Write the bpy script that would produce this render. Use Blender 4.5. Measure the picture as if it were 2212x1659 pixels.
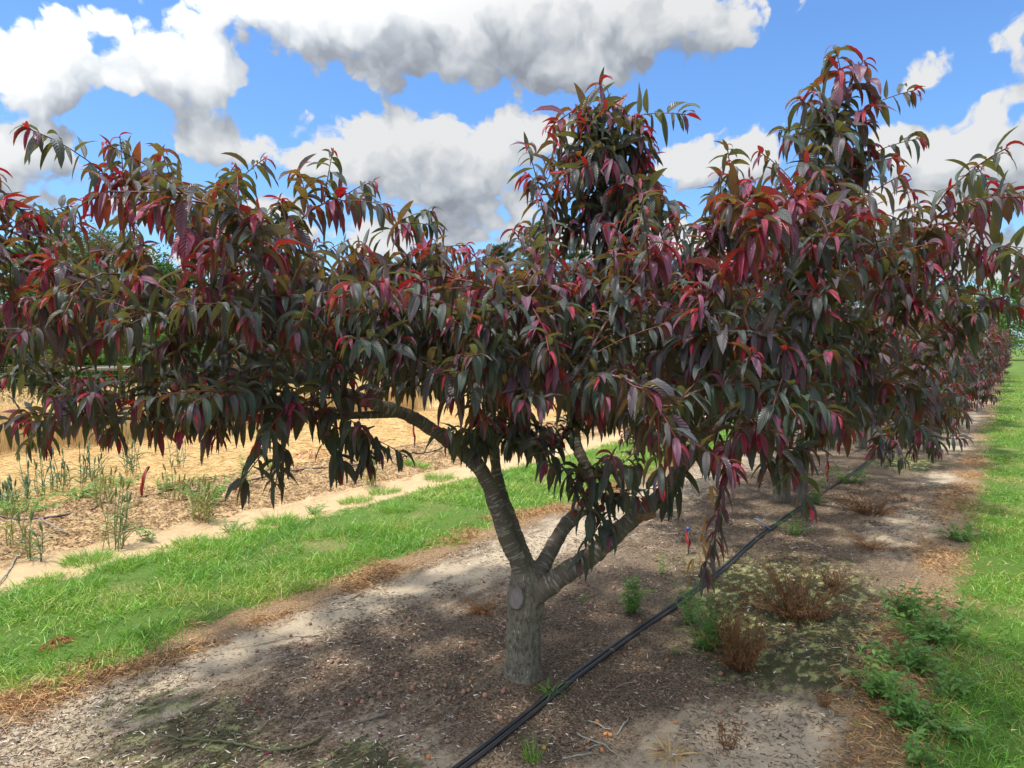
import bpy, math, random
import numpy as np
from mathutils import Vector, noise as mn

# ------------------------------------------------------------------ clear
for o in list(bpy.data.objects): bpy.data.objects.remove(o, do_unlink=True)
SC = bpy.context.scene
COL = SC.collection
random.seed(7)
RNG = np.random.default_rng(7)

# ------------------------------------------------------------------ camera
F = 711.0; H = 1.6; YAW = math.radians(35); PIT = math.atan(36 / F)
cam_d = bpy.data.cameras.new('camera'); cam = bpy.data.objects.new('camera', cam_d); COL.objects.link(cam)
cam_d.sensor_width = 36; cam_d.lens = F / 1024 * 36; cam_d.clip_start = 0.05; cam_d.clip_end = 3000
cam.location = (0, 0, H); cam.rotation_euler = (math.pi / 2 - PIT, 0, YAW)
SC.camera = cam
CR = np.array([math.cos(YAW), math.sin(YAW), 0.0]); CF = np.array([-math.sin(YAW), math.cos(YAW), 0.0])

def ray(X, Y):
    """direction (unit forward depth) of a point of the 2212 px wide view of the photograph"""
    x = (X * 1024 / 2212 - 512) / F; z = -(Y * 768 / 1659 - 384) / F
    y2 = math.cos(PIT) + z * math.sin(PIT); z2 = -math.sin(PIT) + z * math.cos(PIT)
    return (CR * x + CF * y2 + np.array([0, 0, z2])) / 1.0, y2
def at(X, Y, dep):
    r, f = ray(X, Y); return np.array([0, 0, H]) + r * (dep / f)
def gr(X, Y):
    r, f = ray(X, Y); k = -H / r[2]; return float(r[0] * k), float(r[1] * k)

# ------------------------------------------------------------------ sun, sky
SUN_EL = math.radians(71); SUN_AZ = math.radians(-140)      # clockwise from +Y
sd = bpy.data.lights.new('sun', 'SUN'); sun = bpy.data.objects.new('sun', sd); COL.objects.link(sun)
sd.energy = 3.2; sd.angle = math.radians(4); sd.color = (1.0, 0.95, 0.87)
S = Vector((math.sin(SUN_AZ) * math.cos(SUN_EL), math.cos(SUN_AZ) * math.cos(SUN_EL), math.sin(SUN_EL)))
sun.rotation_euler = S.to_track_quat('Z', 'Y').to_euler()
VS = SC.view_settings
VS.view_transform = 'Standard'; VS.look = 'None'; VS.exposure = 0.6; VS.gamma = 1; VS.use_curve_mapping = False

class NT:
    """small helper to write node trees as expressions"""
    def __init__(s, tree): s.t = tree; s.n = tree.nodes; s.l = tree.links
    def put(s, sock, v):
        if v is None: return
        if isinstance(v, bpy.types.NodeSocket): s.l.new(v, sock)
        else:
            if isinstance(v, (tuple, list)) and len(v) == 3 and sock.type == 'RGBA': v = (*v, 1)
            sock.default_value = v
    def m(s, op, a, b=None, c=None, clamp=False):
        n = s.n.new('ShaderNodeMath'); n.operation = op; n.use_clamp = clamp
        for i, v in enumerate((a, b, c)): s.put(n.inputs[i], v)
        return n.outputs[0]
    def v(s, op, a, b=None, c=None):
        n = s.n.new('ShaderNodeVectorMath'); n.operation = op
        for i, v in enumerate((a, b, c)):
            if v is not None: s.put(n.inputs[i], v)
        return n.outputs['Value'] if op in ('DOT_PRODUCT', 'LENGTH', 'DISTANCE') else n.outputs[0]
    def xyz(s, a):
        n = s.n.new('ShaderNodeSeparateXYZ'); s.l.new(a, n.inputs[0]); return n.outputs
    def comb(s, x, y, z):
        n = s.n.new('ShaderNodeCombineXYZ')
        for i, q in enumerate((x, y, z)): s.put(n.inputs[i], q)
        return n.outputs[0]
    def noise(s, vec, sc, det=4, rough=.55, col=False, dist=0, lac=2.0):
        n = s.n.new('ShaderNodeTexNoise'); s.l.new(vec, n.inputs['Vector'])
        n.inputs['Scale'].default_value = sc; n.inputs['Detail'].default_value = det
        n.inputs['Roughness'].default_value = rough; n.inputs['Distortion'].default_value = dist
        n.inputs['Lacunarity'].default_value = lac
        return n.outputs['Color' if col else 0]
    def voro(s, vec, sc, out='Distance', feat='F1'):
        n = s.n.new('ShaderNodeTexVoronoi'); n.feature = feat; s.l.new(vec, n.inputs['Vector']); n.inputs['Scale'].default_value = sc
        return n.outputs[out]
    def ss(s, x, a, b, lo=0.0, hi=1.0):
        n = s.n.new('ShaderNodeMapRange'); n.interpolation_type = 'SMOOTHSTEP'
        s.put(n.inputs[0], x); s.put(n.inputs[1], a); s.put(n.inputs[2], b); s.put(n.inputs[3], lo); s.put(n.inputs[4], hi)
        return n.outputs[0]
    def mix(s, f, a, b, mode='MIX'):
        n = s.n.new('ShaderNodeMix'); n.data_type = 'RGBA'; n.blend_type = mode
        s.put(n.inputs[0], f); s.put(n.inputs[6], a); s.put(n.inputs[7], b); return n.outputs[2]
    def ramp(s, f, stops, interp='LINEAR'):
        n = s.n.new('ShaderNodeValToRGB'); n.color_ramp.interpolation = interp; s.put(n.inputs[0], f)
        e = n.color_ramp.elements
        while len(e) < len(stops): e.new(0.5)
        for k, (p, c) in enumerate(stops): e[k].position = p; e[k].color = (*c, 1)
        return n.outputs[0]
    def attr(s, name):
        n = s.n.new('ShaderNodeAttribute'); n.attribute_name = name; return n.outputs
    def bump(s, h, st=.5, d=.01, nrm=None):
        n = s.n.new('ShaderNodeBump'); n.inputs['Strength'].default_value = st; n.inputs['Distance'].default_value = d
        s.l.new(h, n.inputs['Height'])
        if nrm: s.l.new(nrm, n.inputs['Normal'])
        return n.outputs[0]

# blobs of cloud: (x, y, rx, ry, weight) in the view of the photograph -> directions in the sky
CL = [(560,20,110,30,.9),(700,5,200,50,1.1),(950,35,230,70,1.15),(1200,45,230,80,1.15),(1400,35,180,70,1.1),(1540,35,80,45,.9),
      (860,125,75,45,.85),(1120,120,110,45,.9),(1245,140,60,40,.7),(690,95,80,42,.9),
      (280,85,110,60,1.1),(130,115,100,55,1),(20,130,95,50,.9),(420,120,90,50,1),(230,160,105,30,.75),(70,195,110,26,.6),(470,130,60,45,.8),(370,180,100,24,.6),
      (-30,290,110,60,1),(80,300,85,42,.9),(100,365,60,45,.6),(0,390,110,55,.8),(250,440,100,26,.6),
      (455,295,95,48,1.1),(520,340,75,26,.8),
      (790,300,135,55,1.1),(900,280,85,45,1),(720,345,80,30,.8),(990,350,110,55,1),(1120,290,85,45,1),(1190,280,60,35,.7),(870,400,140,40,.9),(1030,425,130,48,.9),(960,500,190,34,.7),(620,455,110,18,.6),(1190,510,90,28,.55),
      (1560,320,95,34,1.05),(1650,330,70,34,.9),(1480,350,70,26,.7),(1600,375,100,30,.8),(1480,500,160,34,.6),(1700,480,160,40,.6),
      (1930,320,100,42,1.05),(2060,310,110,50,1.05),(2190,320,90,60,1.05),(2000,410,170,50,1),(2150,430,130,55,.9),(1900,460,120,36,.8),(2050,530,210,42,.65),
      (1985,140,58,32,.62),(1965,178,40,24,.45),(2190,88,54,38,.68),(2150,205,66,24,.52),(2215,172,60,36,.62),(1350,545,260,30,.55),(2150,600,160,30,.5),(500,500,200,30,.5),(300,545,160,26,.5),(800,530,160,24,.5),(1700,560,200,30,.5),(1650,20,14,8,.45),
      (2400,300,130,90,1),(2450,100,100,50,.8),(-200,120,140,70,1),(-300,350,160,90,.9)]
def build_world():
    w = bpy.data.worlds.new('World'); SC.world = w; w.use_nodes = True
    T = NT(w.node_tree); T.n.clear()
    def group(name, full):
        g = bpy.data.node_groups.new(name, 'ShaderNodeTree')
        for q in ('P', 'Pw'): g.interface.new_socket(q, in_out='INPUT', socket_type='NodeSocketVector')
        g.interface.new_socket('D', in_out='OUTPUT', socket_type='NodeSocketFloat')
        G = NT(g); gi = g.nodes.new('NodeGroupInput'); go = g.nodes.new('NodeGroupOutput')
        P = gi.outputs[0]; Pw = gi.outputs[1]
        acc = None
        for (x, y, rx, ry, wt) in CL:
            wt = wt + .12 if wt > .85 else wt + .28
            r, f = ray(x, y); a = math.atan2(r @ CR, r @ CF); e = math.atan2(r[2], math.hypot(r @ CR, r @ CF))
            k = math.cos(a); sx, sy = 1536 / (rx * k * k), 1536 / (ry * k)
            q = G.v('MULTIPLY_ADD', Pw, (sx, sy, 0), (-a * sx, -e * sy, 0))
            q = G.v('DOT_PRODUCT', q, q)
            ex = G.m('MULTIPLY', G.m('POWER', BLOB, q), wt)
            acc = ex if acc is None else G.m('ADD', acc, ex)
        acc = G.m('DIVIDE', acc, G.m('MULTIPLY_ADD', acc, .55, .60))
        o = G.xyz(P)
        out = G.m('MAXIMUM', G.ss(G.m('ABSOLUTE', o[0]), .75, 1.0), G.ss(o[1], .46, .6))   # beyond the blobs: generic cumulus
        gen = G.ss(G.noise(P, 2.6, 2, .5), .36, .50)
        acc = G.m('MULTIPLY_ADD', G.m('MULTIPLY', out, gen), .9, acc)
        fb = G.noise(Pw, 15, 7 if full else 2.5, .58)
        D = G.m('MULTIPLY_ADD', G.m('SUBTRACT', fb, .5), FB, acc)
        if full:
            vo = G.voro(Pw, 22); vo.node.inputs['Detail'].default_value = 2.0; vo.node.inputs['Roughness'].default_value = .6; bl = G.m('SUBTRACT', .86, vo); D = G.m('MULTIPLY_ADD', bl, PUFF, D)
        G.l.new(D, go.inputs[0]); return g
    BLOB = .42; FB = 1.75; PUFF = .52
    gF = group('cloud_density', True); gS = group('cloud_density_soft', False)
    tc = T.n.new('ShaderNodeTexCoord').outputs['Generated']
    d = T.v('NORMALIZE', tc)
    z = T.xyz(d)[2]
    az = T.m('ARCTAN2', T.v('DOT_PRODUCT', d, tuple(CR)), T.v('DOT_PRODUCT', d, tuple(CF)))
    el = T.m('ARCSINE', z)
    P0 = T.comb(az, el, 0)
    wp = T.v('SUBTRACT', T.noise(P0, 8, 4, .62, col=True), (.5, .5, .5))
    Pw = T.v('MULTIPLY_ADD', wp, (.10, .06, 0), P0)
    def dens(g, dx, dy):
        n = T.n.new('ShaderNodeGroup'); n.node_tree = g
        T.l.new(T.v('ADD', P0, (dx, dy, 0)), n.inputs[0]); T.l.new(T.v('ADD', Pw, (dx, dy, 0)), n.inputs[1]); return n.outputs[0]
    D0 = dens(gF, 0, 0); D1 = dens(gS, -.015, .045)
    mask = T.ss(D0, .46, .72)
    lit = T.m('ADD', T.m('MULTIPLY', T.m('SUBTRACT', D0, D1), 1.15), T.m('MULTIPLY_ADD', D0, -.55, 1.14), clamp=True)
    ccol = T.ramp(lit, [(0, (.34, .37, .43)), (.28, (.47, .51, .57)), (.55, (.65, .69, .74)), (.8, (.80, .83, .86)), (1, (.93, .94, .95))])
    sky = T.n.new('ShaderNodeTexSky'); sky.sky_type = 'NISHITA'; sky.sun_disc = False
    sky.sun_elevation = SUN_EL; sky.sun_rotation = SUN_AZ; sky.air_density = 1.1; sky.dust_density = .6; sky.ozone_density = 2.0
    sc = T.mix(1.0, sky.outputs[0], (.60, .85, 1.13), 'MULTIPLY')
    T.T_sky = sc
    fill_gain = T.m('MULTIPLY_ADD', T.ss(T.v('DOT_PRODUCT', d, tuple(S)), .25, 1.0), 4.6, 1.0)      # extra gain on mostly unseen clouds near the sun, added to fill the shade
    cc = T.mix(1.0, ccol, (4.6, 4.6, 4.6), 'MULTIPLY'); cc = T.mix(1.0, cc, T.comb(fill_gain, fill_gain, fill_gain), 'MULTIPLY')
    mask = T.m('MULTIPLY', mask, T.ss(el, 0.0, .05))
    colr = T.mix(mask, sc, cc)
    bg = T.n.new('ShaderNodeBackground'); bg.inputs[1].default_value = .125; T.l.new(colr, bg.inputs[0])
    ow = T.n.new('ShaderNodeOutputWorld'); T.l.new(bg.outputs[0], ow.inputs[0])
    w.cycles.sampling_method = 'MANUAL'; w.cycles.sample_map_resolution = 512
build_world()

# ------------------------------------------------------------------ noise in numpy
def _h(ix, iy, seed):
    n = (ix.astype(np.int64) * 374761393 + iy.astype(np.int64) * 668265263 + seed * 974634777) & 0x7fffffff
    n = ((n ^ (n >> 13)) * 1274126177) & 0x7fffffff
    return ((n ^ (n >> 16)) & 0xffff) / 65535.0
def vn(x, y, seed=0):
    x = np.asarray(x, float); y = np.asarray(y, float)
    ix = np.floor(x); iy = np.floor(y); fx = x - ix; fy = y - iy; fx = fx * fx * (3 - 2 * fx); fy = fy * fy * (3 - 2 * fy)
    a = _h(ix, iy, seed); b = _h(ix + 1, iy, seed); c = _h(ix, iy + 1, seed); d = _h(ix + 1, iy + 1, seed)
    return (a * (1 - fx) + b * fx) * (1 - fy) + (c * (1 - fx) + d * fx) * fy
def fbm(x, y, o=4, seed=0):
    s = 0; a = .5
    for i in range(o): s = s + a * vn(x * 2 ** i, y * 2 ** i, seed + i * 17); a *= .5
    return s
def sst(x, a, b): t = np.clip((x - a) / (b - a), 0, 1); return t * t * (3 - 2 * t)
def hgt(x, y):
    """ground height"""
    x = np.asarray(x, float); y = np.asarray(y, float)
    h = (fbm(x * 1.1, y * 1.1, 3, 3) - .45) * .05
    h = h + (fbm(x * 9, y * 9, 3, 5) - .45) * .016 + (vn(x * 33, y * 33, 8) - .5) * .008
    br = sst(x, -8.1, -7.7) * (1 - sst(x, -6.35, -5.9))                 # raked brown strip with clods
    h = h + br * ((fbm(x * 6, y * 6, 4, 9) - .42) * .22 + .03 * np.exp(-((x + 7.2) / .3) ** 2))
    h = h - .03 * np.exp(-((x + 5.75) / .22) ** 2)                     # wheel track
    d2 = (x + 1.89) ** 2 + (y - 2.79) ** 2
    h = h + .025 * np.exp(-d2 / .12)
    return h
def hz(x, y): return float(hgt(np.array([x]), np.array([y]))[0])

# ------------------------------------------------------------------ mesh helpers
def mk(name, V, Fq=None, Ft=None, mat=None, parent=None, cols=None, smooth=True, origin=None):
    V = np.asarray(V, np.float32).reshape(-1, 3)
    if origin is not None: V = V - np.asarray(origin, np.float32)
    me = bpy.data.meshes.new(name)
    nq = 0 if Fq is None else len(Fq); nt = 0 if Ft is None else len(Ft)
    me.vertices.add(len(V)); me.vertices.foreach_set('co', V.ravel())
    loops = []; 
    if nq: loops.append(np.asarray(Fq, np.int32).ravel())
    if nt: loops.append(np.asarray(Ft, np.int32).ravel())
    L = np.concatenate(loops); me.loops.add(len(L)); me.loops.foreach_set('vertex_index', L)
    me.polygons.add(nq + nt)
    ls = np.concatenate([np.arange(nq) * 4, nq * 4 + np.arange(nt) * 3]).astype(np.int32)
    me.polygons.foreach_set('loop_start', ls)
    me.update(calc_edges=True)
    me.polygons.foreach_set('use_smooth', np.full(nq + nt, smooth))
    for k, c in (cols or {}).items():
        c = np.asarray(c, np.float32)
        a = me.attributes.new(k, 'FLOAT_COLOR', 'POINT')
        if c.shape[1] == 3: c = np.concatenate([c, np.ones((len(c), 1), np.float32)], 1)
        a.data.foreach_set('color', c.ravel())
    me.validate()
    if mat: me.materials.append(mat)
    o = bpy.data.objects.new(name, me); COL.objects.link(o)
    if parent: o.parent = parent
    elif origin is not None: o.location = tuple(float(q) for q in origin)
    return o
def tag(o, label=None, cat=None, group=None, kind=None):
    if label: o['label'] = label
    if cat: o['category'] = cat
    if group: o['group'] = group
    if kind: o['kind'] = kind
    return o
def empty(name, loc, label, cat, group=None, rz=0):
    o = bpy.data.objects.new(name, None); COL.objects.link(o); o.location = tuple(float(q) for q in loc); o.rotation_euler = (0, 0, rz)
    o.empty_display_size = .2
    return tag(o, label, cat, group)
def copy_tree(o, parent=None):
    c = o.copy(); COL.objects.link(c); c.parent = parent
    for ch in [q for q in bpy.data.objects if q.parent == o]: copy_tree(ch, c)
    return c
def nrmz(a): return a / np.maximum(np.linalg.norm(a, axis=-1, keepdims=True), 1e-9)

class Acc:
    """gathers vertices, faces and colours of one mesh"""
    def __init__(s): s.V = []; s.Q = []; s.T = []; s.C = []; s.n = 0
    def add(s, V, Q=None, T=None, C=None):
        V = np.asarray(V).reshape(-1, 3)
        s.V.append(V)
        if Q is not None: s.Q.append(np.asarray(Q) + s.n)
        if T is not None: s.T.append(np.asarray(T) + s.n)
        if C is not None: s.C.append(np.broadcast_to(np.asarray(C, float), (len(V), 4)))
        s.n += len(V)
    def obj(s, name, mat, parent=None, origin=None, key='leaf', smooth=True):
        return mk(name, np.concatenate(s.V), np.concatenate(s.Q) if s.Q else None, np.concatenate(s.T) if s.T else None, mat, parent,
                  {key: np.concatenate(s.C)} if s.C else None, smooth, origin)

def leaf_mesh(P, D, L, W, bend, fold, twist, wave, age, rnd, K=7, prof='lance', grav=None):
    """curved, folded leaves, all at once. P base points, D unit directions"""
    n = len(P); D = nrmz(D); up = np.tile(np.array([0, 0, 1.0]), (n, 1))
    side = np.cross(D, up); bad = np.linalg.norm(side, axis=1) < .15
    side[bad] = np.cross(D[bad], RNG.normal(size=(bad.sum(), 3)))
    side = nrmz(side)
    nr = np.cross(side, D)
    side = nrmz(side * np.cos(twist)[:, None] + nr * np.sin(twist)[:, None])
    g = np.array([0, 0, -1.0]) if grav is None else grav
    u = np.linspace(0, 1, K + 1)
    if prof == 'lance': w = np.clip(np.sin(np.pi * np.clip(u, 0, 1) ** .80), 0, 1) ** .72 * (1 - .30 * u); w[0] = .07; w[-1] = .012
    else: w = np.sin(np.pi * u ** .6) ** .8; w[0] = .1; w[-1] = .03
    V = np.zeros((n, K + 1, 3, 3)); C = np.zeros((n, K + 1, 3, 4))
    pos = P.copy(); d = D.copy()
    ph = rnd * 40
    for i in range(K + 1):
        if i:
            d = nrmz(d + g * (bend / K * (1.15 - .4 * u[i]))[:, None])
            pos = pos + d * (L / K)[:, None]
        s = side - d * np.sum(side * d, 1, keepdims=True); s = nrmz(s)
        nn = np.cross(s, d)
        ww = (W * w[i] * .5)[:, None]
        wv = np.sin(u[i] * 19 + ph) * wave
        wv2 = np.sin(u[i] * 17 + ph * 1.7 + 2) * wave
        rot = (np.sin(u[i] * 3 + ph) * .25)[:, None]
        s2 = nrmz(s + nn * rot)
        cf = np.cos(fold)[:, None]; sf = np.sin(fold)[:, None]
        V[:, i, 1] = pos
        V[:, i, 0] = pos - s2 * ww * cf + nn * (ww * sf + (W * wv)[:, None] * (w[i] > .2))
        V[:, i, 2] = pos + s2 * ww * cf + nn * (ww * sf + (W * wv2)[:, None] * (w[i] > .2))
        for j in range(3):
            C[:, i, j, 0] = age; C[:, i, j, 1] = rnd; C[:, i, j, 2] = j / 2; C[:, i, j, 3] = u[i]
    b = np.arange(n)[:, None, None] * ((K + 1) * 3); r = np.arange(K)[None, :, None] * 3; c = np.arange(2)[None, None, :]
    i0 = (b + r + c).ravel()
    Q = np.stack([i0, i0 + 1, i0 + 4, i0 + 3], 1)
    return V.reshape(-1, 3), Q, C.reshape(-1, 4)

def blade_mesh(P, D, L, W, bend, rnd, age, K=3):
    """flat tapering grass blades and straws"""
    n = len(P); D = nrmz(D); side = np.cross(D, RNG.normal(size=(n, 3))); side = nrmz(side)
    u = np.linspace(0, 1, K + 1); w = np.array([1 - .93 * q ** 1.6 for q in u])
    V = np.zeros((n, K + 1, 2, 3)); C = np.zeros((n, K + 1, 2, 4)); pos = P.copy(); d = D.copy()
    hb = D * np.array([1, 1, 0]); hb = nrmz(hb + RNG.normal(size=(n, 3)) * .2 * np.array([1, 1, 0]))
    for i in range(K + 1):
        if i:
            d = nrmz(d + (np.array([0, 0, -1.0]) * .7 + hb * .6) * (bend / K)[:, None])
            pos = pos + d * (L / K)[:, None]
        ww = (W * w[i] * .5)[:, None]
        V[:, i, 0] = pos - side * ww; V[:, i, 1] = pos + side * ww
        C[:, i, :, 0] = age[:, None]; C[:, i, :, 1] = rnd[:, None]; C[:, i, :, 3] = u[i]
    b = np.arange(n)[:, None] * ((K + 1) * 2); r = np.arange(K)[None, :] * 2
    i0 = (b + r).ravel(); Q = np.stack([i0, i0 + 1, i0 + 3, i0 + 2], 1)
    return V.reshape(-1, 3), Q, C.reshape(-1, 4)

def tube(pts, rad, ns=8, cap=True, col=None):
    """smooth tube along points; returns V, Q, C (bark coordinates)"""
    pts = np.asarray(pts, float); n = len(pts); rad = np.broadcast_to(np.asarray(rad, float), (n,))
    t = np.gradient(pts, axis=0); t = nrmz(t)
    ref = np.array([0, 0, 1.0]) if abs(t[0][2]) < .9 else np.array([1.0, 0, 0])
    a = nrmz(np.cross(t[0], ref)); V = []; C = []; ln = 0
    th = np.arange(ns) / ns * 2 * np.pi
    for i in range(n):
        a = a - t[i] * (a @ t[i]); a = a / max(np.linalg.norm(a), 1e-9); b = np.cross(t[i], a)
        if i: ln += np.linalg.norm(pts[i] - pts[i - 1])
        V.append(pts[i] + rad[i] * (np.cos(th)[:, None] * a + np.sin(th)[:, None] * b))
        C.append(np.stack([np.cos(th) * rad[i], np.sin(th) * rad[i], np.full(ns, ln), np.full(ns, rad[i])], 1))
    V = np.concatenate(V); C = np.concatenate(C); Q = []
    for i in range(n - 1):
        for k in range(ns):
            k2 = (k + 1) % ns; Q.append((i * ns + k, i * ns + k2, (i + 1) * ns + k2, (i + 1) * ns + k))
    T = []
    if cap:
        V = np.concatenate([V, pts[:1], pts[-1:]]); C = np.concatenate([C, C[:1], C[-1:]]); c0 = n * ns; c1 = c0 + 1
        for k in range(ns):
            k2 = (k + 1) % ns; T.append((c0, k2, k)); T.append((c1, (n - 1) * ns + k, (n - 1) * ns + k2))
    return V, np.array(Q), (np.array(T) if T else None), C
def spline(pts, step=.05):
    """Catmull-Rom through the points, with extra columns carried along"""
    p = np.asarray(pts, float); p = np.concatenate([[2 * p[0] - p[1]], p, [2 * p[-1] - p[-2]]]); out = []
    for i in range(1, len(p) - 2):
        a, b, c, d = p[i - 1], p[i], p[i + 1], p[i + 2]; m = max(2, int(np.linalg.norm((c - b)[:3]) / step))
        for k in range(m):
            t = k / m; out.append(.5 * ((2 * b) + (-a + c) * t + (2 * a - 5 * b + 4 * c - d) * t * t + (-a + 3 * b - 3 * c + d) * t ** 3))
    out.append(p[-2]); return np.array(out)

# ------------------------------------------------------------------ materials
def newmat(name):
    m = bpy.data.materials.new(name); m.use_nodes = True; T = NT(m.node_tree); T.n.clear()
    T.out = T.n.new('ShaderNodeOutputMaterial'); return m, T
def princ(T, col, rough=.8, spec=.3, nrm=None):
    p = T.n.new('ShaderNodeBsdfPrincipled'); T.put(p.inputs['Base Color'], col); T.put(p.inputs['Roughness'], rough)
    T.put(p.inputs['Specular IOR Level'], spec)
    if nrm: T.l.new(nrm, p.inputs['Normal'])
    return p
def leaf_mat(name, base, under, trans, tf=.34, rough=.42, spec=.5, rib=(.3, .12, .1), ribk=.35, pucker=True):
    m, T = newmat(name); a = T.attr('leaf'); s = T.n.new('ShaderNodeSeparateColor'); T.l.new(a['Color'], s.inputs[0])
    age, rnd, acr = s.outputs; al = a['Alpha']
    pos = T.n.new('ShaderNodeTexCoord').outputs['Object']
    sp = T.noise(pos, 45, 3)
    age2 = T.m('ADD', age, T.m('MULTIPLY', T.m('SUBTRACT', sp, .5), .22))
    age2 = T.m('ADD', age2, T.m('MULTIPLY', T.m('SUBTRACT', rnd, .5), .16), clamp=True)
    col = T.ramp(age2, base); und = T.ramp(age2, under); tr = T.ramp(age2, trans)
    cx = T.m('ABSOLUTE', T.m('SUBTRACT', acr, .5))
    ribm = T.m('MULTIPLY', T.ss(cx, .05, .015), ribk)
    br = T.m('MULTIPLY_ADD', rnd, .5, .75)
    geo = T.n.new('ShaderNodeNewGeometry')
    c = T.mix(geo.outputs['Backfacing'], col, und)
    c = T.mix(ribm, c, (*rib,))
    c = T.mix(1.0, c, T.comb(br, br, br), 'MULTIPLY')
    nrm = None
    if pucker:
        ph = T.m('ADD', T.m('MULTIPLY', al, 75), T.m('MULTIPLY', cx, -26)); vein = T.m('SINE', ph)
        hgt_ = T.m('ADD', T.m('MULTIPLY', vein, .5), T.m('MULTIPLY', T.ss(cx, .0, .09), 1.4))
        nrm = T.bump(hgt_, .55, .0028)
    p = princ(T, c, T.m('MULTIPLY_ADD', rnd, .16, rough - .10), spec, nrm)
    if name == 'purple_leaf': p.inputs['Sheen Weight'].default_value = .08; p.inputs['Sheen Roughness'].default_value = .5; p.inputs['Sheen Tint'].default_value = (.85, .80, .95, 1)
    t = T.n.new('ShaderNodeBsdfTranslucent'); T.l.new(tr, t.inputs[0])
    if nrm: T.l.new(nrm, t.inputs['Normal'])
    mx = T.n.new('ShaderNodeMixShader'); mx.inputs[0].default_value = tf
    T.l.new(p.outputs[0], mx.inputs[1]); T.l.new(t.outputs[0], mx.inputs[2]); T.l.new(mx.outputs[0], T.out.inputs[0])
    return m
M = {}
M['peach_leaf'] = leaf_mat('purple_leaf',
    [(0, (.36, .014, .045)), (.24, (.22, .030, .080)), (.48, (.135, .048, .095)), (.72, (.070, .048, .068)), (1, (.034, .062, .046))],
    [(0, (.34, .03, .03)), (.3, (.20, .035, .04)), (.6, (.11, .07, .06)), (1, (.065, .082, .048))],
    [(0, (.62, .02, .03)), (.35, (.50, .05, .03)), (.6, (.40, .17, .03)), (1, (.20, .20, .045))], tf=.26, rib=(.30, .05, .06))
M['green_leaf'] = leaf_mat('green_leaf',
    [(0, (.42, .50, .10)), (.5, (.20, .38, .07)), (1, (.11, .24, .06))], [(0, (.3, .38, .08)), (1, (.09, .18, .05))],
    [(0, (.4, .6, .05)), (1, (.14, .36, .03))], tf=.3, rib=(.2, .3, .1), ribk=.3)
M['rye_leaf'] = leaf_mat('rye_leaf', [(0, (.34, .30, .10)), (.5, (.14, .22, .10)), (1, (.07, .15, .08))], [(0, (.3, .3, .1)), (1, (.1, .18, .1))],
    [(0, (.4, .4, .1)), (1, (.15, .3, .08))], tf=.25, ribk=0, pucker=False)
M['dead_leaf'] = leaf_mat('dead_leaf', [(0, (.50, .30, .10)), (.35, (.34, .15, .055)), (.7, (.17, .085, .04)), (1, (.075, .055, .04))],
    [(0, (.5, .3, .12)), (1, (.14, .09, .05))], [(0, (.5, .25, .06)), (1, (.2, .1, .04))], tf=.15, rough=.8, spec=.15, ribk=0, pucker=False)
M['magenta_leaf'] = leaf_mat('magenta_leaf', [(0, (.26, .03, .085)), (1, (.11, .025, .04))], [(0, (.4, .05, .15)), (1, (.2, .05, .1))],
    [(0, (.6, .03, .12)), (1, (.3, .05, .08))], tf=.25)
def grass_mat():
    m, T = newmat('grass_blade'); a = T.attr('leaf'); s = T.n.new('ShaderNodeSeparateColor'); T.l.new(a['Color'], s.inputs[0])
    age, rnd, _ = s.outputs; al = a['Alpha']
    c = T.ramp(age, [(0, (.56, .42, .18)), (.25, (.42, .42, .10)), (.5, (.22, .42, .045)), (1, (.075, .23, .026))])
    c = T.mix(T.m('MULTIPLY', al, .30), c, (.22, .38, .045))
    br = T.m('MULTIPLY_ADD', rnd, .7, .65); c = T.mix(1.0, c, T.comb(br, br, br), 'MULTIPLY')
    p = princ(T, c, .42, .45); t = T.n.new('ShaderNodeBsdfTranslucent'); T.l.new(T.mix(.5, c, (.20, .42, .035)), t.inputs[0])
    mx = T.n.new('ShaderNodeMixShader'); mx.inputs[0].default_value = .3
    T.l.new(p.outputs[0], mx.inputs[1]); T.l.new(t.outputs[0], mx.inputs[2]); T.l.new(mx.outputs[0], T.out.inputs[0]); return m
M['grass'] = grass_mat()
def straw_mat(name, stops, tf=.15):
    m, T = newmat(name); a = T.attr('leaf'); s = T.n.new('ShaderNodeSeparateColor'); T.l.new(a['Color'], s.inputs[0])
    age, rnd, _ = s.outputs
    c = T.ramp(age, stops); br = T.m('MULTIPLY_ADD', rnd, .6, .7); c = T.mix(1.0, c, T.comb(br, br, br), 'MULTIPLY')
    p = princ(T, c, .6, .3); t = T.n.new('ShaderNodeBsdfTranslucent'); T.l.new(c, t.inputs[0])
    mx = T.n.new('ShaderNodeMixShader'); mx.inputs[0].default_value = tf
    T.l.new(p.outputs[0], mx.inputs[1]); T.l.new(t.outputs[0], mx.inputs[2]); T.l.new(mx.outputs[0], T.out.inputs[0]); return m
M['straw'] = straw_mat('straw', [(0, (.62, .43, .19)), (.5, (.55, .36, .14)), (1, (.40, .26, .11))])
M['wheat'] = straw_mat('ripe_wheat', [(0, (.76, .58, .30)), (.5, (.66, .49, .24)), (1, (.56, .42, .21))], .35)
M['litter'] = straw_mat('litter', [(0, (.74, .66, .56)), (.2, (.36, .27, .17)), (.5, (.16, .105, .065)), (.75, (.07, .048, .036)), (1, (.22, .10, .045))], .05)
M['thatch'] = straw_mat('dead_grass', [(0, (.52, .35, .15)), (.5, (.36, .18, .075)), (1, (.22, .11, .055))], .1)
M['mulch'] = straw_mat('mulch', [(0, (.58, .42, .21)), (.35, (.38, .215, .085)), (.7, (.19, .10, .04)), (1, (.09, .055, .03))], .05)
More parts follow.
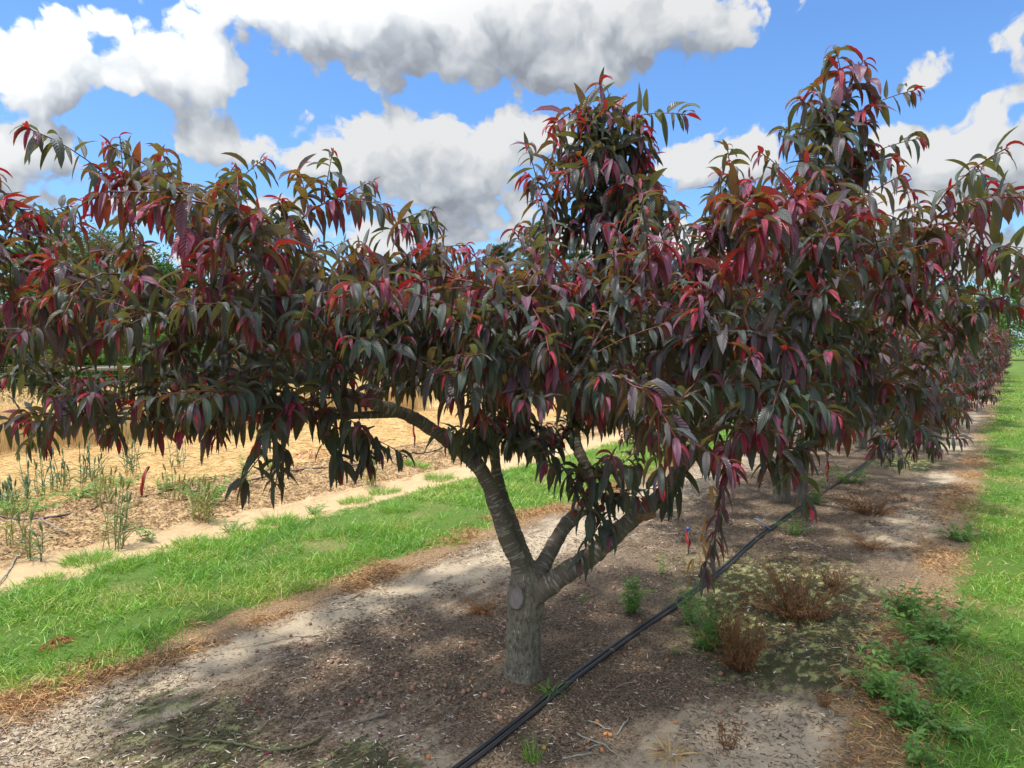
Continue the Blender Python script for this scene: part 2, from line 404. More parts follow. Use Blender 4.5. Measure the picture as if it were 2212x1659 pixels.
def simple(name, col, rough=.6, spec=.3, vary=.25, scale=30, bump=.3, bd=.002, metal=0):
    m, T = newmat(name); pos = T.n.new('ShaderNodeTexCoord').outputs['Object']
    n = T.noise(pos, scale, 5); c2 = tuple(q * (1 - vary) for q in col); c3 = tuple(min(1, q * (1 + vary)) for q in col)
    c = T.mix(n, c2, c3); p = princ(T, c, rough, spec, T.bump(n, bump, bd)); p.inputs['Metallic'].default_value = metal
    T.l.new(p.outputs[0], T.out.inputs[0]); return m
M['tube'] = simple('black_polythene', (.028, .027, .026), .36, .5, .75, 22, .3, .002)
M['twig'] = simple('grey_twig', (.23, .19, .15), .9, .2, .5, 60, .6, .002)
M['lichen_twig'] = simple('lichen_twig', (.27, .26, .21), .95, .1, .75, 110, .8, .003)
M['green_twig'] = simple('green_twig', (.12, .12, .055), .7, .3, .5, 50, .5, .002)
M['red_paint'] = simple('red_ribbon', (.36, .022, .022), .45, .4, .35, 40, .4, .003)
M['blue_cap'] = simple('blue_plastic', (.03, .12, .45), .4, .5, .1)
M['post'] = simple('weathered_wood', (.30, .27, .24), .9, .2, .35, 25, .5, .01)
M['wire'] = simple('galvanised_wire', (.26, .27, .27), .5, .5, .2)
M['peach'] = simple('peach_skin', (.19, .055, .055), .75, .25, .5, 40, .4, .001)
M['fallen'] = simple('dry_fruitlet', (.30, .17, .12), .85, .2, .5, 60, .5, .002)
M['pit'] = simple('orange_fruitlet', (.48, .21, .08), .8, .2, .5, 80, .6, .002)
M['stone'] = simple('pale_stone', (.42, .38, .32), .8, .2, .3, 60)
M['clod'] = simple('dry_clod', (.26, .16, .09), .95, .1, .5, 60, .8, .01)
def bark_mat():
    m, T = newmat('peach_bark'); a = T.attr('bark'); v = a['Vector']; k = a['Alpha']
    pos = T.n.new('ShaderNodeTexCoord').outputs['Object']
    ring = T.noise(T.v('MULTIPLY', v, (11, 11, 95)), 1, 5, .62, dist=.4)
    ring2 = T.noise(T.v('MULTIPLY', v, (17, 17, 60)), 1, 3, .5)
    fl = T.noise(T.v('MULTIPLY', v, (85, 85, 36)), 1, 6, .68, dist=.6)
    big = T.noise(pos, 14, 4); fine = T.noise(pos, 160, 3)
    tr = T.m('MULTIPLY', T.ss(k, .052, .074), 1.0)
    h1 = T.m('ADD', T.m('MULTIPLY', ring, .7), T.m('MULTIPLY', fine, .35)); h2 = T.m('ADD', fl, T.m('MULTIPLY', fine, .5))
    h = T.m('ADD', T.m('MULTIPLY', h1, T.m('SUBTRACT', 1, tr)), T.m('MULTIPLY', h2, tr))
    dark = T.mix(big, (.075, .062, .050), (.175, .145, .115)); dark = T.mix(T.m('MULTIPLY', T.ss(big, .5, .7), .6), dark, (.12, .12, .06))
    sil = T.m('MULTIPLY', T.ss(ring, .50, .58), T.ss(ring2, .44, .56))
    limb = T.mix(T.m('MULTIPLY', sil, .55), dark, T.mix(fine, (.30, .28, .24), (.50, .48, .44)))
    trk = T.mix(T.ss(fl, .36, .56), (.085, .070, .056), T.mix(big, (.215, .19, .15), (.165, .155, .105)))
    spk = T.m('MULTIPLY', T.ss(T.noise(T.v('MULTIPLY', v, (70, 70, 50)), 1, 2), .66, .72), .8)
    trk = T.mix(spk, trk, (.42, .40, .34))
    c = T.mix(tr, limb, trk)
    p = princ(T, c, .85, .2, T.bump(h, .7, .005)); T.l.new(p.outputs[0], T.out.inputs[0]); return m
M['bark'] = bark_mat()
def twig_mat():
    m, T = newmat('young_wood'); a = T.attr('bark'); v = a['Vector']; k = a['Alpha']
    n = T.noise(T.v('MULTIPLY', v, (30, 30, 150)), 1, 4)
    old = T.mix(T.ss(n, .45, .65), (.055, .045, .038), (.24, .22, .19))
    c = T.mix(T.ss(k, .0025, .0075), (.16, .035, .03), old)
    p = princ(T, c, .6, .35, T.bump(n, .5, .002)); T.l.new(p.outputs[0], T.out.inputs[0]); return m
M['young_wood'] = twig_mat()
def scar_mat():
    m, T = newmat('cut_wood'); pos = T.n.new('ShaderNodeTexCoord').outputs['Object']
    r = T.v('LENGTH', pos); w = T.m('SINE', T.m('MULTIPLY', T.m('ADD', r, T.m('MULTIPLY', T.noise(pos, 30, 2), .02)), 900))
    n = T.noise(T.v('MULTIPLY', pos, (200, 200, 25)), 1, 4)
    c = T.mix(n, (.15, .12, .11), (.36, .31, .30)); c = T.mix(T.m('MULTIPLY', w, .18), c, (.08, .06, .06))
    p = princ(T, c, .8, .2, T.bump(n, .6, .003)); T.l.new(p.outputs[0], T.out.inputs[0]); return m
M['scar'] = scar_mat()

# ------------------------------------------------------------------ the ground
def ground_mat():
    m, T = newmat('orchard_floor'); geo = T.n.new('ShaderNodeNewGeometry'); pos = geo.outputs['Position']
    X, Y, _ = T.xyz(pos)
    nb = T.noise(pos, .9, 4, .6); nm = T.noise(pos, 4.5, 5, .6); nf = T.noise(pos, 40, 5, .65); ng = T.noise(pos, 150, 4, .7)
    lng = T.noise(T.v('MULTIPLY', pos, (5, 1.6, 1)), 2.2, 6, .62)
    Xe = T.m('ADD', X, T.m('MULTIPLY', T.m('SUBTRACT', nm, .5), .55))
    Xe = T.m('ADD', Xe, T.m('MULTIPLY', T.m('SUBTRACT', nf, .5), .25))
    def band(a, b, w=.07): return T.m('MULTIPLY', T.ss(Xe, a - w, a + w), T.ss(Xe, b + w, b - w))
    # herbicide strip: sandy soil under dark litter, moss with tree shade painted in, sun patches as pale sand
    sand = T.mix(T.m('ADD', T.m('MULTIPLY', nf, .5), T.m('MULTIPLY', T.noise(pos, 110, 3, .7), .5)), (.26, .20, .13), (.60, .50, .36))
    nk = T.noise(pos, 85, 4, .75); nq = T.m('ADD', T.m('MULTIPLY', nk, .7), T.m('MULTIPLY', ng, .3))
    dark = T.mix(T.ss(nq, .38, .64), (.030, .022, .016), (.29, .21, .14))
    cov = T.m('ADD', T.m('MULTIPLY', lng, 1.0), T.m('MULTIPLY', nf, .55))
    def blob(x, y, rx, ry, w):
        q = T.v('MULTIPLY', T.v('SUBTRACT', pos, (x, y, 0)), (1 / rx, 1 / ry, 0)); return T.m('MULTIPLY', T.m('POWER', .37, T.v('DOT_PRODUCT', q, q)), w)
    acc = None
    for b in [(-.75, 2.85, .42, .55, .42), (-.9, 2.0, .5, .5, .3), (-.62, 7.3, .32, .9, .40), (-.6, 10.2, .3, .6, .3), (-.55, 13.8, .4, 1.0, .42), (-.6, 19, .35, 2, .4), (-.6, 26, .4, 3, .4),  # sunlit gaps between the trees, painted as paler sand
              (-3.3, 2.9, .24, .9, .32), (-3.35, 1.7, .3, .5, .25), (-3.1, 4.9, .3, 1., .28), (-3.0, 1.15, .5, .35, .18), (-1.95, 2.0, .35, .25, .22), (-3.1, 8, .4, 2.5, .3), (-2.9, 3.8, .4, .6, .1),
              (-1.1, 4.4, .45, 1.0, -.35), (-1.2, 5.6, .35, .6, -.2), (-1.35, 3.6, .3, .5, -.15), (-1.15, 11.2, .45, .8, -.35), (-2.3, 3.8, .5, .8, -.15), (-1.6, 2.6, .3, .5, -.2)]:  # this row paints tree shade in as darker soil
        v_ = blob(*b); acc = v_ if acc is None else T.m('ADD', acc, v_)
    bare = T.ss(T.m('ADD', T.m('MULTIPLY', cov, -.72), T.m('ADD', acc, .52)), -.06, .26)  # bare sand, with the painted sun and shade blobs added
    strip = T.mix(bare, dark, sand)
    strip = T.mix(T.m('MULTIPLY', T.ss(T.noise(pos, 260, 2), .63, .70), .55), strip, (.46, .40, .33))
    mossn = T.noise(T.v('MULTIPLY', pos, (3.2, 1.3, 1)), 3, 6, .65)
    msk = None
    for b in [(-1.1, 4.6, .55, 1.2, 1.0), (-.75, 3.9, .35, .5, .6), (-1.15, 11.2, .5, .9, .9), (-1.2, 15.8, .4, .8, .7), (-1.95, 1.85, .20, .16, 1.1), (-2.25, 1.45, .35, .25, .5), (-2.6, 1.7, .35, .35, .3), (-3.0, 1.5, .5, .4, .5), (-1.9, 5.2, .5, .8, .35)]:  # moss; the large blobs also paint in the shade under the trees
        v_ = blob(*b); msk = v_ if msk is None else T.m('ADD', msk, v_)
    moss_shade = T.ss(T.m('ADD', mossn, T.m('MULTIPLY', msk, .52)), .68, .86)
    strip = T.mix(T.m('MULTIPLY', moss_shade, .85), strip, T.mix(nf, (.018, .026, .012), (.075, .085, .028)))
    ol = T.m('MULTIPLY', T.ss(T.noise(T.v('MULTIPLY', pos, (4, 2, 1)), 4.3, 5, .6), .50, .62), T.ss(msk, .22, .6))
    strip = T.mix(T.m('MULTIPLY', ol, .85), strip, (.30, .31, .13))
    # sandy wheel track
    track = T.mix(nm, (.42, .28, .145), (.55, .40, .235)); track = T.mix(T.m('MULTIPLY', T.ss(ng, .5, .7), .4), track, (.36, .24, .14))
    # raked brown strip of the young row
    brown = T.mix(T.ss(T.m('ADD', T.m('MULTIPLY', nf, .7), T.m('MULTIPLY', lng, .45)), .46, .68), (.14, .075, .03), (.55, .39, .20))
    brown = T.mix(T.m('MULTIPLY', T.ss(ng, .35, .62), .45), brown, (.36, .23, .13))
    straw = T.mix(nf, (.40, .26, .11), (.60, .42, .19)); straw = T.mix(T.m('MULTIPLY', T.ss(nm, .5, .7), .3), straw, (.34, .22, .11))
    wheatg = T.mix(nf, (.46, .33, .16), (.62, .46, .23))
    grassc = T.mix(T.m('ADD', T.m('MULTIPLY', nf, .6), T.m('MULTIPLY', nm, .4)), (.040, .08, .014), (.12, .20, .035))
    grassc = T.mix(T.m('MULTIPLY', T.ss(T.m('ADD', nb, T.m('MULTIPLY', ng, .25)), .62, .78), .5), grassc, (.26, .20, .09))
    deadg = T.mix(T.ss(nq, .36, .66), (.085, .05, .03), (.44, .29, .15))
    c = T.mix(T.ss(Xe, -12.5, -12.2), wheatg, straw)
    c = T.mix(T.ss(Xe, -8.2, -7.85), c, brown)
    c = T.mix(T.ss(T.m('ADD', Xe, T.m('MULTIPLY', T.m('SUBTRACT', lng, .5), .5)), -6.3, -5.85), c, track)
    c = T.mix(T.ss(Xe, -5.45, -5.3), c, grassc)
    c = T.mix(T.ss(Xe, -3.90, -3.76), c, deadg)
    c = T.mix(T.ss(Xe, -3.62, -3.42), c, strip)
    c = T.mix(T.m('MULTIPLY', T.ss(Xe, -.62, -.42), .75), c, deadg)
    c = T.mix(T.ss(Xe, -.30, -.16), c, grassc)
    c = T.mix(T.ss(X, -19.4, -19.9), c, T.mix(nf, (.03, .06, .015), (.10, .14, .04)))
    hb = T.m('ADD', T.m('MULTIPLY', nf, .7), T.m('MULTIPLY', ng, .5))
    p = princ(T, c, .93, .12, T.bump(hb, .9, .016)); T.l.new(p.outputs[0], T.out.inputs[0]); return m
def axis(fine, step, far):
    a, b = fine; c = list(np.arange(a, b + step / 2, step)); s = step
    lo = a; out = []
    while lo > far[0]: s *= 1.22; lo -= s; out.append(lo)
    c = out[::-1] + c; s = step; hi = c[-1]
    while hi < far[1]: s *= 1.22; hi += s; c.append(hi)
    return np.array(c)
def build_ground():
    xs = axis((-8.6, .6), .028, (-900, 900)); ys = axis((.6, 9.5), .03, (-600, 1500))
    X, Y = np.meshgrid(xs, ys); Z = hgt(X, Y) * np.clip(1.2 - np.hypot(X, Y) / 60, 0, 1)
    nx = len(xs); i = (np.arange(len(ys) - 1)[:, None] * nx + np.arange(nx - 1)[None]).ravel()
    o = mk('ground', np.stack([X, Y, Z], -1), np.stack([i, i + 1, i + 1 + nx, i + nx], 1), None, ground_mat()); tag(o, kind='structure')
build_ground()

# ------------------------------------------------------------------ tree growing
class Tree:
    def __init__(s, base, seed):
        s.base = np.asarray(base, float); s.rng = np.random.default_rng(seed)
        s.pos = []; s.par = []; s.ok = []; s.fix = []; s.lv = []          # nodes; attachable; fixed radius; leaves
        s.limbs = []
    def limb(s, pts, r0, r1, attach_from=.5, step=.055, root=None, name='limb'):
        p = spline(pts, step); n = len(p); prev = root if root is not None else -1
        ids = []
        for i in range(n):
            u = i / (n - 1); s.pos.append(p[i]); s.par.append(prev); s.ok.append(u >= attach_from); s.fix.append(r0 + (r1 - r0) * u ** .8)
            prev = len(s.pos) - 1; ids.append(prev)
        s.limbs.append((p, np.array([r0 + (r1 - r0) * (i / (n - 1)) ** .8 for i in range(n)]), name)); return ids
    def nr(s, ids, p): return ids[int(np.argmin([np.linalg.norm(s.pos[i] - p) for i in ids]))]
    def leaves_on(s, path, dens=.023, frm=0.0, nyoung=8, Lm=.135, vig=1.0, mature=.8, droop=1.0):
        rng = s.rng; seg = np.linalg.norm(np.diff(path, axis=0), axis=1); cum = np.concatenate([[0], np.cumsum(seg)]); tot = cum[-1]
        q = tot; k = 0; ang = rng.uniform(0, 6.28)
        while q > frm:
            i = min(len(seg) - 1, int(np.searchsorted(cum, q)) - 1); i = max(i, 0); t = (q - cum[i]) / max(seg[i], 1e-6)
            p = path[i] * (1 - t) + path[i + 1] * t; d = path[i + 1] - path[i]; d = d / max(np.linalg.norm(d), 1e-9)
            age = min(1, k / max(nyoung, 1)); age = age * mature + rng.normal() * .05
            sz = min(1, .52 + k * .10) * rng.uniform(.62, 1.22)
            a = np.cross(d, [0, 0, 1.0]); a = a / max(np.linalg.norm(a), 1e-6) if np.linalg.norm(a) > .05 else np.array([1.0, 0, 0]); b = np.cross(a, d)
            r = a * math.cos(ang) + b * math.sin(ang)
            fwd = max(.15, 1.05 - k * .08)
            D = r * 1.0 + d * fwd * .8 + np.array([0, 0, rng.uniform(-.35, .25)])
            s.lv.append((p, D, Lm * sz * vig, max(0, min(1, age)), droop * rng.uniform(.35, 2.2) * (.75 + .4 * sz) * (1.6 if k < 9 else 1)))
            ang += 2.4 + rng.normal() * .3; k += 1
            q -= dens * (rng.uniform(.25, .6) if k < 7 else rng.uniform(.7, 1.3))
    def grow(s, T, leafy=.5, nyoung=8, Lm=.135, dens=.022, mature=.85, spurs=True, up=.12, sag=0, src=None, droop=1.0, pen=.6):
        rng = s.rng; T = np.asarray(T, float)
        P = np.array(s.pos); ok = np.array(s.ok)
        dv = T - P; dist = np.linalg.norm(dv, axis=1); cost = dist + pen * np.clip(P[:, 2] - T[2], 0, 9) * (0 if sag else 1)
        cost[~ok] = 99
        if src is not None: cost = np.linalg.norm(P - np.asarray(src), axis=1); cost[~ok] = 99
        j = int(np.argmin(cost)); A = P[j]; d = np.linalg.norm(T - A)
        if d < .05: return
        pj = s.par[j]; pd = (A - P[pj]) / max(np.linalg.norm(A - P[pj]), 1e-6) if pj >= 0 else np.array([0, 0, 1.0])
        C1 = A + pd * d * .28 + (T - A) * .25 + np.array([0, 0, up * d]); C2 = A + (T - A) * .74 + np.array([0, 0, (up * 2.1 + sag) * d]) + rng.normal(size=3) * .05 * d
        n = max(3, int(d / .05)); t = np.linspace(0, 1, n + 1)[:, None]
        path = (1 - t) ** 3 * A + 3 * (1 - t) ** 2 * t * C1 + 3 * (1 - t) * t * t * C2 + t ** 3 * T
        path[1:-1] += rng.normal(size=(n - 1, 3)) * .006
        prev = j
        for i in range(1, n + 1):
            s.pos.append(path[i]); s.par.append(prev); s.ok.append(i < n - 2); s.fix.append(0); prev = len(s.pos) - 1
        ln = np.sum(np.linalg.norm(np.diff(path, axis=0), axis=1)); frm = max(.04, ln - leafy)
        s.leaves_on(path, dens, frm, nyoung, Lm, 1, mature, droop)
        if spurs:
            m = int(ln / .13)
            for _ in range(m):
                i = rng.integers(1, n); Q = path[i]; dd = path[i] - path[i - 1]; dd = dd / max(np.linalg.norm(dd), 1e-6)
                o = rng.normal(size=3); o -= dd * (o @ dd); o /= max(np.linalg.norm(o), 1e-6); o[2] = o[2] * .6 + .1
                L = rng.uniform(.10, .30); tip = Q + (o * .8 + dd * .7) * L + np.array([0, 0, -.05 * L])
                k = 4; sp = np.array([Q + (tip - Q) * (u / k) + np.array([0, 0, .06 * L * math.sin(math.pi * u / k)]) for u in range(k + 1)])
                prev = len(s.pos) - 1
                s.pos.append(sp[1]); s.par.append(j + 0 if False else s._near(Q)); s.ok.append(False); s.fix.append(0); prev = len(s.pos) - 1
                for u in range(2, k + 1): s.pos.append(sp[u]); s.par.append(prev); s.ok.append(False); s.fix.append(0); prev = len(s.pos) - 1
                s.leaves_on(sp, dens, .02, rng.integers(2, 7), Lm * .86, 1, mature if rng.random() < .3 else 1.0, droop)
        return path
    def _near(s, Q):
        # the node the spur stands on is among the last ones laid
        k = max(0, len(s.pos) - 140); P = np.array(s.pos[k:]); return k + int(np.argmin(np.linalg.norm(P - Q, axis=1)))
    def radii(s):
        n = len(s.pos); r = np.zeros(n)
        for i in range(n - 1, -1, -1):
            x = max(r[i], .0021 ** 2.4); r[i] = x
            if s.par[i] >= 0: r[s.par[i]] += x * 1.0
        R = r ** (1 / 2.4); par = np.array(s.par)
        fix = np.array(s.fix); R = np.where(fix > 0, fix, np.minimum(R, .02))
        for i in range(n):
            if par[i] >= 0 and fix[i] == 0: R[i] = min(R[i], R[par[i]])
        return R
    def wood(s, name, parent, ns=6, skip_fixed=True):
        R = s.radii(); P = np.array(s.pos); par = np.array(s.par); fix = np.array(s.fix)
        e = np.array([i for i in range(len(P)) if par[i] >= 0 and not (skip_fixed and fix[i] > .012 and fix[par[i]] > .012)])
        A = P[par[e]]; B = P[e]; ra = R[par[e]].copy(); rb = R[e]
        br = (fix[par[e]] > 0) & (fix[e] == 0); ra[br] = rb[br] * 1.15
        d = B - A; dn = nrmz(d); ref = np.where(np.abs(dn[:, 2:3]) < .9, np.array([[0, 0, 1.0]]), np.array([[1.0, 0, 0]])); a = nrmz(np.cross(dn, ref)); b = np.cross(dn, a)
        th = np.arange(ns) / ns * 2 * np.pi; n = len(e)
        ring = np.cos(th)[None, :, None] * a[:, None] + np.sin(th)[None, :, None] * b[:, None]
        V = np.stack([A[:, None] + ring * ra[:, None, None] - dn[:, None] * .2 * rb[:, None, None], B[:, None] + ring * rb[:, None, None]], 1)
        C = np.zeros((n, 2, ns, 4)); C[..., 0] = np.cos(th) * ra[:, None, None]; C[..., 1] = np.sin(th) * ra[:, None, None]
        C[:, :, :, 2] = (np.stack([A[:, 2] + A[:, 0], B[:, 2] + B[:, 0]], 1))[:, :, None]; C[:, 0, :, 3] = ra[:, None]; C[:, 1, :, 3] = rb[:, None]
        k = np.arange(ns); k2 = (k + 1) % ns; q = np.stack([k, k2, k2 + ns, k + ns], 1)
        Q = (np.arange(n)[:, None, None] * 2 * ns + q[None]).reshape(-1, 4)
        return mk(name, V.reshape(-1, 3), Q, None, M['young_wood'], parent, {'bark': C.reshape(-1, 4)}, True, s.base)
    def crown(s, name, parent, K=7, thin=1.0):
        rng = s.rng; lv = s.lv if thin >= 1 else [l for l in s.lv if rng.random() < thin]
        P = np.array([l[0] for l in lv]); D = np.array([l[1] for l in lv]); L = np.array([l[2] for l in lv]); age = np.array([l[3] for l in lv]); bend = np.array([l[4] for l in lv])
        n = len(P); keep = P[:, 2] > .12; P, D, L, age, bend = P[keep], D[keep], L[keep], age[keep], bend[keep]; n = len(P)
        W = L * rng.uniform(.26, .37, n); rnd = rng.random(n)
        V, Q, C = leaf_mesh(P, D, L, W, bend, rng.uniform(.2, 1.05, n) ** 1.4, rng.normal(size=n) * .5, rng.uniform(.0, .05, n), age, rnd, K)
        return mk(name, V, Q, None, M['peach_leaf'], parent, {'leaf': C}, True, s.base)

def thick_wood(limbs, base, parent, vox=.0065, disp=1.0):
    """one blended surface over trunk and limbs, then split again into trunk and limb parts"""
    acc = Acc()
    for p, r, nm in limbs:
        keep = r > .011
        if keep.sum() < 3: continue
        V, Q, T_, C = tube(p[keep], r[keep], 16); acc.add(V, Q, T_)
    o = acc.obj('remesh_source', None)
    md = o.modifiers.new('r', 'REMESH'); md.mode = 'VOXEL'; md.voxel_size = vox
    dg = bpy.context.evaluated_depsgraph_get(); me = bpy.data.meshes.new_from_object(o.evaluated_get(dg))
    bpy.data.objects.remove(o, do_unlink=True)
    n = len(me.vertices); V = np.zeros(n * 3); me.vertices.foreach_get('co', V); V = V.reshape(-1, 3)
    E_ = np.zeros(len(me.edges) * 2, int); me.edges.foreach_get('vertices', E_); E_ = E_.reshape(-1, 2)
    deg = np.bincount(E_.ravel(), minlength=n)[:, None]
    for it in range(9):
        A = np.zeros((n, 3)); np.add.at(A, E_[:, 0], V[E_[:, 1]]); np.add.at(A, E_[:, 1], V[E_[:, 0]]); V = V * .4 + .6 * A / deg
    # nearest skeleton piece of each vertex
    best = np.full(n, 1e9); own = np.zeros(n, int); cc = np.zeros((n, 4)); nor = np.zeros((n, 3))
    for li, (p, r, nm) in enumerate(limbs):
        ln = 0; ref = None
        for i in range(len(p) - 1):
            a, b = p[i], p[i + 1]; ab = b - a; L = np.linalg.norm(ab); d = ab / L
            if ref is None: ref = np.cross(d, [.3, .9, .2])
            ref = ref - d * (ref @ d); ref = ref / np.linalg.norm(ref); bb = np.cross(d, ref)
            near = np.where(np.linalg.norm(V - a, axis=1) < .25)[0]
            if len(near):
                t = np.clip(((V[near] - a) @ d) / L, 0, 1); q = a + t[:, None] * ab; w = V[near] - q; rr = r[i] * (1 - t) + r[i + 1] * t
                ds = np.linalg.norm(w, axis=1) - rr; hit = ds < best[near]; ids = near[hit]; best[ids] = ds[hit]; own[ids] = li
                cc[ids, 0] = w[hit] @ ref; cc[ids, 1] = w[hit] @ bb; cc[ids, 2] = ln + t[hit] * L + li * 3; cc[ids, 3] = rr[hit]; nor[ids] = nrmz(w[hit])
            ln += L
    for i in range(n):
        q = cc[i]; k = min(1, max(0, (q[3] - .052) / .02)); a = mn.noise(Vector((q[0] * 28, q[1] * 28, q[2] * 95))); b = mn.noise(Vector((q[0] * 70, q[1] * 70, q[2] * 22 + 5)))
        c = mn.noise(Vector(V[i] * 22)); e_ = mn.noise(Vector((q[0] * 34, q[1] * 34, q[2] * 6))); dsp = (a * .0030 * (1 - k) + b * .0040 * k + c * .0065 + e_ * .005 * k) * disp
        V[i] += nor[i] * dsp
    nf = len(me.polygons); Fq = np.zeros(nf * 4, int)
    tri = []; quads = []; fo = []
    if all(len(p.vertices) == 4 for p in me.polygons):
        me.polygons.foreach_get('vertices', Fq); Fq = Fq.reshape(-1, 4)
    else: Fq = np.array([tuple(p.vertices) for p in me.polygons if len(p.vertices) == 4])
    fown = own[Fq[:, 0]]; outs = []
    for li, (p, r, nm) in enumerate(limbs):
        sel = Fq[fown == li]
        if not len(sel): continue
        u, inv = np.unique(sel, return_inverse=True)
        outs.append(mk(nm, V[u], inv.reshape(-1, 4), None, M['bark'], parent, {'bark': cc[u]}, True, base))
    bpy.data.meshes.remove(me); return outs

